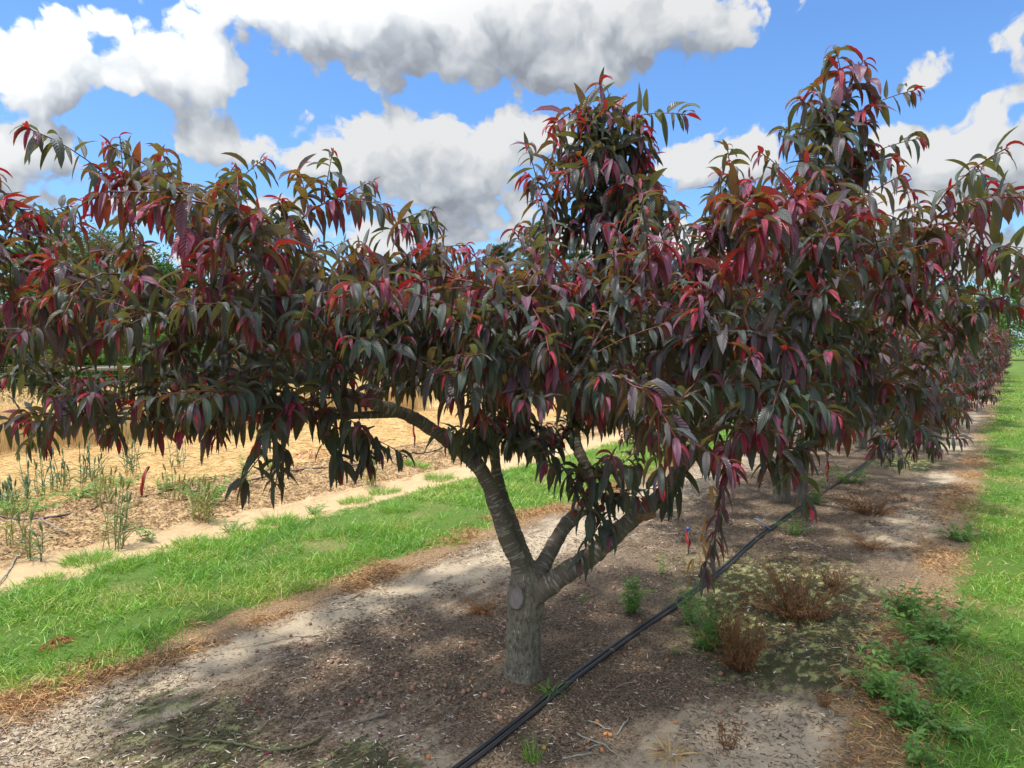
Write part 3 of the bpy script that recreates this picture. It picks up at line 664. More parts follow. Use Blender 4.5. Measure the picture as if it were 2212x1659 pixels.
# ---- the near tree
BASE = np.array([-1.89, 2.79, hz(-1.89, 2.79) - .03])
def build_main():
    root = empty('peach_tree', BASE, 'large red leaved peach tree in the foreground, its pruned trunk forking into four limbs', 'tree', 'red leaved peach trees in the row')
    t = Tree(BASE, 11); A = at
    def L(*p): return [A(*q) for q in p]
    tr = t.limb([BASE + [0, 0, -.02], BASE + [0, 0, .05], BASE + [.0, 0, .2], A(1134, 1310, 3.37), A(1136, 1270, 3.38), A(1132, 1225, 3.39)], .093, .070, 2, name='trunk')
    t.limbs[-1] = (t.limbs[-1][0], np.interp(np.linspace(0, 1, len(t.limbs[-1][0])), [0, .06, .2, .5, .75, 1], [.140, .102, .088, .087, .092, .062]), 'trunk')
    a = t.limb(L((1128, 1230, 3.37), (1098, 1165, 3.36), (1072, 1090, 3.35), (1045, 1025, 3.36), (1000, 975, 3.33), (930, 925, 3.28), (870, 893, 3.2), (760, 855, 3.1), (600, 790, 3.0), (420, 700, 2.95), (220, 610, 2.9), (60, 560, 2.85)), .047, .010, .52, root=tr[-1])
    b = t.limb(L((1140, 1225, 3.41), (1112, 1150, 3.44), (1088, 1080, 3.47), (1072, 1020, 3.5), (1066, 950, 3.5), (1055, 860, 3.5), (1000, 740, 3.5), (930, 620, 3.5), (850, 520, 3.45)), .041, .008, .42, root=tr[-1])
    c = t.limb(L((1160, 1245, 3.40), (1190, 1190, 3.46), (1225, 1130, 3.55), (1268, 1090, 3.65), (1280, 1050, 3.7), (1262, 1000, 3.75), (1243, 950, 3.78), (1250, 850, 3.8), (1290, 700, 3.75), (1340, 520, 3.65), (1335, 350, 3.55), (1315, 240, 3.5)), .044, .007, .5, root=tr[-1])
    d = t.limb(L((1150, 1290, 3.36), (1205, 1250, 3.33), (1290, 1190, 3.33), (1360, 1125, 3.35), (1425, 1075, 3.38), (1470, 1015, 3.42), (1540, 900, 3.5), (1640, 740, 3.5), (1720, 560, 3.45), (1780, 400, 3.35), (1815, 280, 3.3), (1840, 170, 3.25)), .055, .007, .42, root=tr[-4])
    e = t.limb(L((1400, 1100, 3.36), (1480, 1000, 3.2), (1590, 880, 2.95), (1680, 760, 2.75), (1760, 660, 2.7)), .030, .008, .4, root=t.nr(d, A(*(1400, 1100, 3.36))))
    f = t.limb(L((1055, 870, 3.5), (1060, 800, 3.25), (1090, 740, 2.95), (1130, 700, 2.75)), .018, .006, .3, root=t.nr(b, A(*(1055, 870, 3.5))))
    g = t.limb(L((1540, 900, 3.5), (1680, 820, 3.6), (1850, 700, 3.6), (2000, 580, 3.4), (2090, 480, 3.2)), .026, .006, .25, root=t.nr(d, A(*(1540, 900, 3.5))))
    h = t.limb(L((1255, 850, 3.8), (1200, 780, 4.1), (1100, 700, 4.5), (1000, 640, 4.8)), .022, .007, .2, root=t.nr(c, A(*(1255, 850, 3.8))))
    h2 = t.limb(L((1262, 820, 3.8), (1380, 760, 4.1), (1550, 700, 4.4), (1700, 640, 4.6)), .022, .007, .2, root=t.nr(c, A(*(1262, 820, 3.8))))
    k = t.limb(L((870, 893, 3.2), (700, 900, 3.1), (500, 905, 3.0), (330, 905, 2.9), (180, 900, 2.85)), .020, .006, .25, root=t.nr(a, A(*(870, 893, 3.2))))
    k2 = t.limb(L((700, 830, 3.06), (500, 800, 3.1), (300, 745, 3.0), (80, 690, 2.85), (-80, 640, 2.75)), .020, .006, .2, root=t.nr(a, A(*(700, 830, 3.06))))
    k3 = t.limb(L((1000, 740, 3.5), (850, 700, 3.3), (650, 600, 3.05), (450, 500, 2.95), (300, 430, 2.9)), .020, .006, .2, root=t.nr(b, A(*(1000, 740, 3.5))))
    thick = list(t.limbs)
    for (p_, r_, _n) in thick[5:]: t.leaves_on(p_[int(len(p_) * .22):], .018, .0, 6, .13, 1, .95, 1.0)
    t.leaves_on(thick[1][0][int(len(thick[1][0]) * .60):], .018, .0, 6, .14, 1, .95, 1.0)
    # long leafy shoots that make the outline
    G = [(-90,390,2.9,.55),(10,385,2.85,.5),(75,425,2.9,.4),(205,325,2.85,.6),(250,325,2.95,.5),(305,325,3.05,.5),(385,365,3.0,.55),(330,410,2.75,.4),(405,460,2.6,.5),
         (510,372,3.15,.6),(560,415,3.0,.5),(500,450,2.7,.5),(630,435,3.1,.5),(590,500,2.6,.5),(735,382,3.0,.65),(785,390,3.2,.5),(880,445,3.2,.55),(935,480,3.0,.5),(900,560,2.6,.5),(1000,540,3.5,.4),
         (1175,485,3.35,.5),(1110,545,3.0,.5),(1055,580,2.7,.5),(1240,570,3.4,.4),(1150,640,2.5,.5),(1170,690,2.4,.45),(1195,790,2.45,.4),(1090,835,2.5,.45),(975,850,2.6,.45),(855,755,2.55,.6),(1260,850,2.6,.4),
         (1190,225,3.5,.55),(1135,330,3.35,.5),(1300,175,3.5,.6),(1345,200,3.45,.5),(1400,300,3.5,.6),(1420,380,3.6,.5),(1585,410,3.8,.55),(1530,470,3.4,.5),(1230,300,3.5,.5),(1300,400,3.4,.6),(1180,420,3.4,.4),
         (1650,425,2.35,.6),(1690,470,2.5,.5),(1600,510,2.4,.4),(1845,95,3.2,.8),(1870,190,3.15,.7),(1800,240,3.25,.6),(1780,330,3.3,.5),(1865,320,3.3,.5),(1840,400,3.4,.5),
         (1780,465,3.3,.5),(1850,480,3.6,.5),(1920,475,3.4,.5),(2010,480,3.2,.5),(2140,345,3.1,.7),(2090,400,3.2,.6),(2190,370,3.1,.5),(2060,450,3.3,.5),(2150,500,3.0,.4),(2200,560,3.4,.4),
         (1700,745,2.35,.6),(1610,720,2.45,.5),(1500,725,2.45,.45),(1415,840,2.3,.5),(1500,800,2.5,.5),(1465,960,2.35,.45),(1290,860,2.6,.4),(1350,780,2.6,.4),(1640,930,2.6,.4),(1560,970,2.7,.35),(1720,1000,2.7,.4),(1660,1000,2.8,.4),(1580,1010,2.9,.35),
         (1920,830,3.1,.5),(1990,870,3.3,.4),(1850,760,3.0,.5),(1760,880,2.9,.4),(1820,930,3.1,.4),(2050,700,3.3,.5),(2130,620,3.2,.5),(1980,600,2.9,.5),(1890,560,2.8,.5),(1960,520,3.0,.5),
         (45,885,2.85,.7),(120,900,2.9,.5),(180,740,2.9,.45),(200,850,2.95,.5),(250,930,2.9,.4),(-60,480,2.6,.5),(-80,630,2.6,.6),(30,640,2.7,.5),(170,640,2.7,.4),(110,600,2.7,.4),(300,560,2.6,.4),
         (700,880,2.9,.35),(620,870,2.85,.4),(560,850,3.1,.4),(480,880,3.1,.4),(420,860,2.8,.4),(350,850,3.05,.4),(290,860,2.8,.4),(230,830,3.0,.4),(160,840,2.75,.4),(100,540,2.7,.4),(180,560,2.95,.4),(60,520,2.95,.4),(250,600,2.8,.4),(140,690,2.7,.35),(280,690,2.8,.4),(360,740,2.75,.4),(430,660,2.6,.5),(560,700,2.6,.45),(640,860,2.7,.5),(500,830,2.65,.4),(540,870,2.7,.4),(390,925,2.9,.35),(340,915,3.0,.35),(470,930,2.9,.35),(590,905,2.85,.35),(620,620,2.65,.4),(760,640,2.7,.4),(790,850,2.9,.4)]
    for (x, y, dp, lf) in G: t.grow(A(x, y + (48 if y < 620 else 12), dp), leafy=lf, nyoung=t.rng.integers(10, 18) if y < 620 else t.rng.integers(4, 11), Lm=.140, dens=.020, mature=.8, up=.10 if y < 600 else .06)
    dp_, cp_ = t.limbs[4][0], t.limbs[3][0]
    t.leaves_on(dp_[int(len(dp_) * .68):], .02, .0, 8, .165, 1, .9, 1.2); t.leaves_on(cp_[int(len(cp_) * .66):], .02, .0, 8, .16, 1, .9, 1.2)
    for (sx, sy, sd_, x, y, dp, lf) in [(1820,270,3.3,1775,225,3.2,.3),(1830,220,3.27,1885,190,3.2,.3),(1810,300,3.3,1755,285,3.3,.3),(1815,290,3.3,1870,265,3.25,.3),(1800,340,3.32,1860,340,3.3,.35),(1780,400,3.35,1850,420,3.3,.35),(1835,190,3.25,1810,150,3.2,.25),(1840,170,3.25,1870,130,3.2,.3),(1790,380,3.3,1790,390,3.0,.3),(1810,300,3.3,1815,310,3.0,.3),
                (1315,260,3.5,1260,260,3.4,.3),(1320,280,3.5,1370,250,3.4,.3),(1325,300,3.52,1230,330,3.4,.4),(1330,330,3.55,1390,330,3.4,.35),(1335,360,3.55,1210,400,3.3,.45),(1335,380,3.55,1420,400,3.4,.4),(1338,420,3.58,1260,440,3.3,.4),(1338,440,3.6,1400,470,3.4,.4),(1338,460,3.6,1300,480,3.2,.4),(1335,340,3.55,1320,350,3.2,.3),(1338,470,3.6,1380,510,3.3,.35),(1335,400,3.57,1340,410,3.2,.3),(1338,500,3.6,1250,500,3.3,.4)]:
        t.grow(A(x, y, dp), leafy=lf, nyoung=t.rng.integers(5, 10), Lm=.16, dens=.019, mature=.95, up=.05, src=A(sx, sy, sd_))
    # hanging shoots below the crown
    for (sx, sy, sd_, x, y, dp, lf, ny) in [(600,910,2.85,520,1050,2.85,.2,3),(600,910,2.85,620,985,2.85,.3,2),(800,880,3.1,740,1015,3.1,.25,2),(800,880,3.1,820,975,3.1,.3,2),(880,893,3.2,770,930,3.2,.3,2),
                (1050,920,3.4,1040,960,3.3,.3,2),(1066,950,3.4,1110,965,3.3,.35,2),(1150,900,3.3,1190,940,3.1,.4,3),(1300,1010,3.4,1290,1115,3.05,.4,2),(1350,980,3.3,1370,1080,3.1,.4,2),(1370,1060,3.2,1320,1160,3.0,.3,2),(1470,1015,3.3,1440,1085,3.3,.2,2),
                (1300,950,3.2,1380,1000,2.9,.4,3),(950,900,3.2,960,930,3.0,.3,2)]:
        t.grow(A(x, y, dp), leafy=lf, nyoung=ny, Lm=.135, dens=.020, mature=1, spurs=lf > .25, up=-.05, sag=.12, src=A(sx, sy, sd_), droop=1.2)
    # filling of the crown
    r = t.rng; cnt = 0
    fwd = CF; rt = CR; cam0 = np.array([0, 0, H])
    top = [(-2.9, 1.95), (-2.0, 2.25), (-1.2, 2.12), (-.6, 1.98), (0, 1.95), (.5, 2.1), (.9, 2.2), (1.4, 2.25), (2.1, 2.0)]
    tgt = []
    while cnt < 740:
        cx = r.uniform(-2.75, 2.15); dp = r.uniform(2.35, 5.0)
        if ((cx + .25) / 2.55) ** 2 + ((dp - 3.55) / 1.45) ** 2 > 1: continue
        if cx < -1.45 and r.random() < .70: continue
        if cx / dp > .50 and r.random() < .6: continue
        zt = np.interp(cx, [q[0] for q in top], [q[1] for q in top]); zl = 1.12
        if dp < 2.9: zl = 1.36
        if -1.75 < cx < -.1: zl = 1.36 if cx > -1.1 else 1.3
        if cx > .15 and dp > 3: zl = 1.22
        if cx > 1.45: zl = 1.72
        if dp > 4.2: zt -= .1
        z = zl + (zt - zl) * r.random() ** .85
        tgt.append(np.array([0, 0, z]) + fwd * dp + rt * cx); cnt += 1
    c0 = np.array([-1.89, 2.79, 1.1]); tgt.sort(key=lambda q: np.linalg.norm(q - c0))
    for q in tgt:
        hi = q[2] > 1.8
        t.grow(q, leafy=.45, nyoung=r.integers(8, 15) if hi else r.integers(1, 7), Lm=.116, dens=.0185, mature=.84 if hi else 1.0, up=.08)
    for o in thick_wood(thick[:5], BASE, root): pass
    w = Tree.wood(t, 'twigs', root, 6)
    # remaining limbs thinner than the blended ones
    acc = Acc()
    for p, rr, nm in thick[5:]:
        V, Q, T_, C = tube(p, rr, 10); C[:, 3] = np.minimum(C[:, 3], .05); acc.add(V, Q, T_, C)
    for p, rr, nm in thick[:5]:
        kk = rr <= .0125
        if kk.sum() > 2: V, Q, T_, C = tube(p[kk], rr[kk], 8); acc.add(V, Q, T_, C)
    acc.obj('branches', M['bark'], root, BASE, 'bark')
    t.crown('crown', root)
    print('main leaves', len(t.lv), 'nodes', len(t.pos))
    # old pruning wound on the front of the trunk, faced and rimmed
    ctr = A(1114, 1277, 3.37); to = -CF; ctr = ctr + to * .088; acc = Acc()
    rt2 = CR; up2 = np.array([0, 0, 1.0]) + CF * .12; th = np.arange(28) / 28 * 2 * np.pi; Vs = [ctr + to * .006]; rings = [(.25, .006), (.5, .006), (.75, .005), (.95, .004), (1.04, .007), (1.16, .003), (1.28, -.02)]
    for (q, z) in rings: Vs += [ctr + rt2 * math.cos(a_) * .030 * q + up2 * math.sin(a_) * .043 * q * (1 + .05 * math.sin(3 * a_)) + to * z for a_ in th]
    Q = []; T_ = [(0, 1 + i, 1 + (i + 1) % 28) for i in range(28)]
    for k_ in range(len(rings) - 1):
        for i in range(28): i2 = (i + 1) % 28; Q.append((1 + k_ * 28 + i, 1 + (k_ + 1) * 28 + i, 1 + (k_ + 1) * 28 + i2, 1 + k_ * 28 + i2))
    sc = mk('pruning_scar', Vs, Q, T_, M['scar'], root, None, True, ctr); sc.location = tuple(ctr - BASE)
    cl_ = np.array([ctr + rt2 * math.cos(a_) * .036 + up2 * math.sin(a_) * .050 - to * .002 for a_ in np.linspace(0, 2 * math.pi, 33)])
    V, Q, T_, C = tube(cl_, .0075 + .002 * np.sin(np.arange(33) * .8), 8); C[:, 3] = .09; cr = mk('bark_collar', V, Q, T_, M['bark'], sc, {'bark': C}, True, ctr); cr.location = (0, 0, 0)
    sc['label'] = 'oval greyish violet pruning scar on the trunk'
    st = [A(1372, 1112, 3.33), A(1392, 1118, 3.25), A(1412, 1112, 3.2)]
    V, Q, T_, C = tube(spline(st, .01), .016, 12); mk('branch_stub', V, Q, T_, M['dead_leaf_bark'] if 'dead_leaf_bark' in M else M['clod'], root, None, True, BASE)
    # green peaches turning red, hanging in the low cluster
    for (x, y, dp) in [(1255, 1085, 3.3), (1272, 1062, 3.28), (1240, 1108, 3.26), (1300, 1098, 3.2), (1730, 1000, 2.9), (785, 870, 2.85), (380, 835, 2.75), (560, 905, 2.8)]:
        V, T3 = ball(A(x, y, dp), .018, 12, .06); mk('peach', V, T3, None, M['peach'], root, None, True, BASE)
    return t
def ball(c, r, n=10, wob=.1, sq=(1, 1, 1), seed=None):
    c = np.asarray(c, float); V = []; Q = []; rg = RNG
    ph = rg.uniform(0, 6, 3)
    for i in range(n + 1):
        a = math.pi * i / n
        for j in range(n):
            b = 2 * math.pi * j / n; k = 1 + wob * math.sin(3 * b + ph[0] + 2 * a) * math.sin(a * 2 + ph[1])
            V.append(c + r * k * np.array([math.sin(a) * math.cos(b) * sq[0], math.sin(a) * math.sin(b) * sq[1], math.cos(a) * sq[2]]))
    for i in range(n):
        for j in range(n): j2 = (j + 1) % n; Q.append((i * n + j, (i + 1) * n + j, (i + 1) * n + j2, i * n + j2))
    return np.array(V), np.array(Q)
MAIN = build_main()

def row_tree(base, seed, ntar, label, K=5, wide=1.52, long=2.4, thin=1.0, low=.74, sprouts=9):
    base = np.array([base[0], base[1], hz(*base) - .02]); rg = np.random.default_rng(seed)
    root = empty('peach_tree', base, label, 'tree', 'red leaved peach trees in the row')
    t = Tree(base, seed)
    tr = t.limb([base, base + [0, 0, .2], base + [.01, 0, .42]], .095, .08, 2, name='trunk')
    n = 4; a0 = rg.uniform(0, 6)
    for i in range(n):
        a = a0 + i * 2 * math.pi / n + rg.normal() * .15; dx, dy = math.cos(a), math.sin(a)
        Lx = wide * .8; Ly = long * .8
        t.limb([base + [dx * .02, dy * .02, .36], base + [dx * .28, dy * .3, .62], base + [dx * .38 * Lx, dy * .38 * Ly, 1.0], base + [dx * .7 * Lx, dy * .7 * Ly, 1.38], base + [dx * Lx, dy * Ly, 1.8]], .052, .010, .4, root=tr[-1])
    thick = list(t.limbs); tg = []
    while len(tg) < ntar:
        x, y = rg.uniform(-1, 1, 2)
        if x * x + y * y > 1: continue
        rr = math.hypot(x, y); z = low + .12 + (1.25 + .22 * math.cos(3 * x + seed) - .25 * rr ** 3) * rg.random() ** .8
        if rr < .35 and z < 1.3: continue
        tg.append(base + [x * wide, y * long, z])
    for _ in range(int(ntar * .3)):
        a = rg.uniform(0, 6.283); q = rg.uniform(.85, 1.03); tg.append(base + [math.cos(a) * wide * q, math.sin(a) * long * q, rg.uniform(low, 1.9)])
    tg.sort(key=lambda q: np.linalg.norm(q - base))
    for q in tg: t.grow(q, leafy=.5, nyoung=rg.integers(4, 12) if q[2] > 1.6 else rg.integers(2, 8), Lm=.15, dens=.026, mature=.85)
    for _ in range(sprouts):
        x, y = rg.uniform(-.75, .75, 2); t.grow(base + [x * wide, y * long, rg.uniform(2.15, 2.5)], leafy=.6, nyoung=9, Lm=.15, dens=.024, mature=.8)
    acc = None
    for li, (p, r, nm) in enumerate(thick):
        V, Q, T_, C = tube(p, r, 12); mk(nm, V, Q, T_, M['bark'], root, {'bark': C}, True, base)
    t.wood('twigs', root, 4); t.crown('crown', root, K, thin)
    print('row leaves', len(t.lv)); return root
GAP = 4.8
T2 = row_tree((-1.9, 2.79 + GAP), 21, 400, 'red leaved peach tree standing second in the row, right behind the foreground tree', 6)
T3 = row_tree((-1.9, 2.79 + 2 * GAP), 33, 290, 'red leaved peach tree standing third in the row, over the drip tube', 5, wide=1.72)
ords = ['fourth', 'fifth', 'sixth', 'seventh', 'eighth', 'ninth', 'tenth', 'eleventh', 'twelfth']
for i, w_ in enumerate(ords):
    c = copy_tree(T3 if i % 2 else T2); c.location = (-1.9 + random.uniform(-.1, .1), 2.79 + (3 + i) * GAP, 0); c.rotation_euler = (0, 0, math.pi * (i % 2) + random.uniform(-.25, .25)); s_ = random.uniform(1.02, 1.14); c.scale = (s_, s_, s_)
    c['label'] = f'red leaved peach tree standing {w_} in the row, far down the strip'
    for ch in [q for q in bpy.data.objects if q.parent == c]: pass

exec_rest = True
# ------------------------------------------------------------------ grass bands
def grass_patch(name, label, x0, x1, y0, y1, dens, L, W, edge=.12, seed=1, patch=None):
    rg = np.random.default_rng(seed); n = int((x1 - x0) * (y1 - y0) * dens)
    x = rg.uniform(x0 - edge * 2, x1 + edge * 2, n); y = rg.uniform(y0, y1, n)
    e0 = x0 + (fbm(y * 1.3, y * 0 + seed, 4, seed) - .47) * edge * 5; e1 = x1 + (fbm(y * 1.7, y * 0 + 9, 4, seed + 3) - .47) * edge * 5
    pat = fbm(x * 2.2, y * 1.6, 3, seed + 5)
    k = (x > e0 - rg.exponential(edge * .4, n)) & (x < e1 + rg.exponential(edge * .4, n)) & (rg.random(n) < np.clip((pat - .27) * 5, .08, 1))
    x, y, pat = x[k], y[k], pat[k]; n = len(x)
    tuft = fbm(x * 7, y * 7, 2, seed + 8)
    l = L * (.5 + .9 * tuft) * rg.uniform(.55, 1.3, n) * (.75 + .6 * pat)
    D = np.stack([rg.normal(size=n) * .45, rg.normal(size=n) * .45, np.full(n, 1.0)], 1)
    age = np.clip(.40 + 1.3 * (fbm(x * 2.4, y * 2.4, 4, seed + 2) - .33) + rg.normal(size=n) * .18, 0, 1); dry = rg.random(n) < np.clip(.05 + .5 * (.38 - pat), .03, .5); age[dry] = rg.uniform(0, .2, dry.sum())
    P = np.stack([x, y, hgt(x, y) - .006], 1)
    V, Q, C = blade_mesh(P, D, l, np.full(n, W) * rg.uniform(.7, 1.3, n), rg.uniform(.3, 1.6, n), rg.random(n), age)
    o = mk(name, V, Q, None, M['grass'], None, {'leaf': C}, False); return tag(o, label, 'grass', kind='stuff')
A_ = []
def join_patches(name, label, lst):
    """several density bands of one lawn become one mesh"""
    Vs, Qs, Cs, n = [], [], [], 0
    for o in lst:
        me = o.data; v = np.zeros(len(me.vertices) * 3, np.float32); me.vertices.foreach_get('co', v); q = np.zeros(len(me.loops), np.int32); me.loops.foreach_get('vertex_index', q)
        c = np.zeros(len(me.vertices) * 4, np.float32); me.attributes['leaf'].data.foreach_get('color', c)
        Vs.append(v.reshape(-1, 3)); Qs.append(q.reshape(-1, 4) + n); Cs.append(c.reshape(-1, 4)); n += len(me.vertices); bpy.data.objects.remove(o, do_unlink=True)
    o = mk(name, np.concatenate(Vs), np.concatenate(Qs), None, M['grass'], None, {'leaf': np.concatenate(Cs)}, False); return tag(o, label, 'grass', kind='stuff')
join_patches('grass', 'bright green mown grass strip running left of the tree row', [
    grass_patch('g', '', -5.36, -3.78, .2, 5.5, 6500, .105, .0050, seed=1), grass_patch('g', '', -5.36, -3.78, 5.5, 12, 2600, .09, .007, seed=4), grass_patch('g', '', -5.36, -3.78, 12, 34, 700, .10, .014, seed=6)])
join_patches('grass', 'green grass alley along the right edge of the bare strip', [
    grass_patch('g', '', -.27, .5, 1.5, 8, 7000, .075, .0046, seed=11), grass_patch('g', '', -.27, 1.0, 8, 18, 1800, .06, .008, seed=12), grass_patch('g', '', -.27, 3.5, 18, 50, 300, .07, .018, seed=13), grass_patch('g', '', .5, 3.0, 0, 8, 900, .06, .006, seed=14)])

# ------------------------------------------------------------------ straw, wheat, litter
def strew(name, label, cat, mat, n, fx, L, W, seed, agef, z=.006, tilt=.25, bend=.4, kind='stuff'):
    rg = np.random.default_rng(seed); x, y = fx(rg, n); n = len(x); a = rg.uniform(0, 6.283, n)
    D = np.stack([np.cos(a), np.sin(a), np.abs(rg.normal(size=n)) * tilt], 1)
    P = np.stack([x, y, hgt(x, y) + rg.uniform(0, z, n)], 1)
    V, Q, C = blade_mesh(P, D, L * rg.uniform(.4, 1.6, n), W * rg.uniform(.6, 1.5, n), rg.uniform(0, bend, n), rg.random(n), agef(rg, x, y), 2)
    o = mk(name, V, Q, None, mat, None, {'leaf': C}, False); return tag(o, label, cat, kind=kind)
def box(x0, x1, y0, y1, p=1.0):
    def f(rg, n): u = rg.random(n) ** p; return rg.uniform(x0, x1, n), y0 + (y1 - y0) * u
    return f
def strip_pos(rg, n):
    x = rg.uniform(-3.55, -.35, n); y = .8 + 9 * rg.random(n) ** 1.6; d = fbm(x * 4, y * 2.5, 3, 77); k = rg.random(n) < np.clip((d - .30) * 5, .1, 1); return x[k], y[k]
strew('litter', 'dark and pale bits of dry leaf and twig strewn over the bare strip', 'litter', M['litter'], 110000, strip_pos, .024, .0045, 5, lambda rg, x, y: np.where(rg.random(len(x)) < .09, rg.uniform(0, .15, len(x)), np.clip(rg.normal(.6, .25, len(x)), 0, 1)), .006, .25, 1.2)
def stub(rg, n): x = rg.uniform(-12.4, -8.05, n); y = -1 + 22 * rg.random(n) ** 1.5; return x, y
strew('straw', 'flattened golden straw between the wheat and the young row', 'straw', M['straw'], 34000, stub, .17, .006, 6, lambda rg, x, y: rg.random(len(x)), .05, .35, .6)
def brn(rg, n): x = rg.uniform(-8.1, -6.1, n); y = 0 + 14 * rg.random(n) ** 1.5; return x, y
strew('mulch', 'brown chopped mulch on the young tree strip', 'mulch', M['mulch'], 60000, brn, .032, .007, 7, lambda rg, x, y: np.clip(rg.normal(.6, .3, len(x)), 0, 1), .012, .4, .8)
def edge(rg, n):
    m = n // 2; y = .4 + 13 * rg.random(n) ** 1.6; x = np.where(np.arange(n) < m * 1.3, -3.66 + rg.normal(size=n) * .10 + (fbm(y * 1.3, y * 0, 3, 60) - .45) * .5, -.42 + rg.normal(size=n) * .13)
    d = fbm(x * 3, y * 2, 3, 31); k = d > .40; return x[k], y[k]
strew('dead_grass', 'rusty brown dead grass along both edges of the bare strip', 'dead grass', M['thatch'], 60000, edge, .045, .0042, 8, lambda rg, x, y: np.clip(rg.normal(.35, .3, len(x)), 0, 1), .02, .7, 1.6)
def wheat():
    rg = np.random.default_rng(9); xs, ys = [], []
    for (n, x0, x1, y0, y1) in [(16000, -13.2, -12.25, -2, 14), (22000, -18.7, -13.0, -3, 26), (6000, -18.7, -12.3, 20, 60)]:
        xs.append(rg.uniform(x0, x1, n) + rg.normal(size=n) * .06); ys.append(rg.uniform(y0, y1, n))
    x = np.concatenate(xs); y = np.concatenate(ys); n = len(x); P = np.stack([x, y, np.zeros(n)], 1)
    h = (.60 + .12 * fbm(x * .8, y * .8, 3, 3)) * rg.uniform(.85, 1.08, n)
    D = np.stack([rg.normal(size=n) * .10, rg.normal(size=n) * .10, np.ones(n)], 1); r = rg.random(n)
    V, Q, C = blade_mesh(P, D, h, np.full(n, .006), np.full(n, .05), r, rg.random(n) * .6 + .4, 2)
    acc = Acc(); acc.add(V, Q, None, C)
    tip = V.reshape(n, 3, 2, 3)[:, 2].mean(1); D2 = D + np.stack([rg.normal(size=n) * .5, rg.normal(size=n) * .5, np.zeros(n)], 1)
    V, Q, C = leaf_mesh(tip - nrmz(D2) * .01, D2, rg.uniform(.07, .11, n), np.full(n, .016), rg.uniform(.1, 1.2, n), np.full(n, .6), np.zeros(n), np.zeros(n), rg.random(n) * .6, r, 2, 'oval'); acc.add(V, Q, None, C)
    o = acc.obj('wheat', M['wheat'], smooth=False); tag(o, 'standing ripe golden wheat in front of the wire fence', 'wheat', kind='stuff')
wheat()

# ------------------------------------------------------------------ small plants
def plant(kind, x, y, h, spread, nst, label, cat, group, seed, age=(.4, 1), name='weed'):
    rg = np.random.default_rng(seed); z = hz(x, y); base = np.array([x, y, z - .005]); root = empty(name, base, label, cat, group); sa = Acc(); la = Acc()
    P, D, L, W, B = [], [], [], [], []
    for i in range(nst):
        a = rg.uniform(0, 6.283); r = spread * math.sqrt(rg.random()); lean = r * rg.uniform(.2, 1.7); hh = h * rg.uniform(.3, 1.15)
        b0 = base + [math.cos(a) * r * .35, math.sin(a) * r * .35, 0]; tp = b0 + [math.cos(a) * lean, math.sin(a) * lean, hh]
        pts = spline([b0, b0 * .6 + tp * .4 + [rg.normal() * .02, rg.normal() * .02, h * .12], tp + [rg.normal() * .02, rg.normal() * .02, 0]], max(.02, h / 7))
        V, Q, T_, C = tube(pts, np.linspace(.0022, .0009, len(pts)), 5); C[:, 0] = .5; C[:, 1] = .5; C[:, 2] = .0; C[:, 3] = .5; sa.add(V, Q, T_, C)
        ln = np.linalg.norm(tp - b0); m = int(ln / {'broad': .012, 'feather': .009, 'dead': .007}[kind])
        for k in range(m):
            u = rg.uniform(.12 if kind != 'broad' else .15, 1); q = pts[min(len(pts) - 1, int(u * (len(pts) - 1)))] + rg.normal(size=3) * .004; an = k * 2.4
            P.append(q); D.append([math.cos(an), math.sin(an), rg.uniform(.1, .8)]); 
            if kind == 'broad': L.append(rg.uniform(.025, .052)); W.append(L[-1] * .44); B.append(rg.uniform(.3, 1.2))
            elif kind == 'feather': L.append(rg.uniform(.025, .055)); W.append(L[-1] * .22); B.append(rg.uniform(.1, 1))
            else: L.append(rg.uniform(.008, .026)); W.append(L[-1] * .3); B.append(rg.uniform(.5, 3))
    n = len(P); P = np.array(P); D = np.array(D); L = np.array(L); W = np.array(W); B = np.array(B)
    V, Q, C = leaf_mesh(P, D, L, W, B, rg.uniform(.1, .5, n), rg.normal(size=n) * .4, np.zeros(n), rg.uniform(age[0], age[1], n), rg.random(n), 3); la.add(V, Q, None, C)
    mt = M['dead_leaf'] if kind == 'dead' else M['green_leaf']
    sa.obj('stem', mt, root, base); la.obj('foliage', mt, root, base); return root
def tuft(x, y, h, n, spread, label, cat, group, seed, mat='grass', age=(.4, 1), W=.004, bend=(.4, 1.8), name='grass_tuft', lean=.6):
    rg = np.random.default_rng(seed); a = rg.uniform(0, 6.283, n); r = spread * np.sqrt(rg.random(n)); px = x + np.cos(a) * r; py = y + np.sin(a) * r
    P = np.stack([px, py, hgt(px, py) - .004], 1); l_ = rg.uniform(.2, 1, n) * lean
    D = np.stack([np.cos(a) * l_ + rg.normal(size=n) * .15, np.sin(a) * l_ + rg.normal(size=n) * .15, np.ones(n)], 1)
    V, Q, C = blade_mesh(P, D, h * rg.uniform(.5, 1.2, n), np.full(n, W) * rg.uniform(.7, 1.2, n), rg.uniform(*bend, n), rg.random(n), rg.uniform(*age, n), 4)
    o = mk(name, V, Q, None, M[mat], None, {'leaf': C}, False, (x, y, hz(x, y))); return tag(o, label, cat, group)
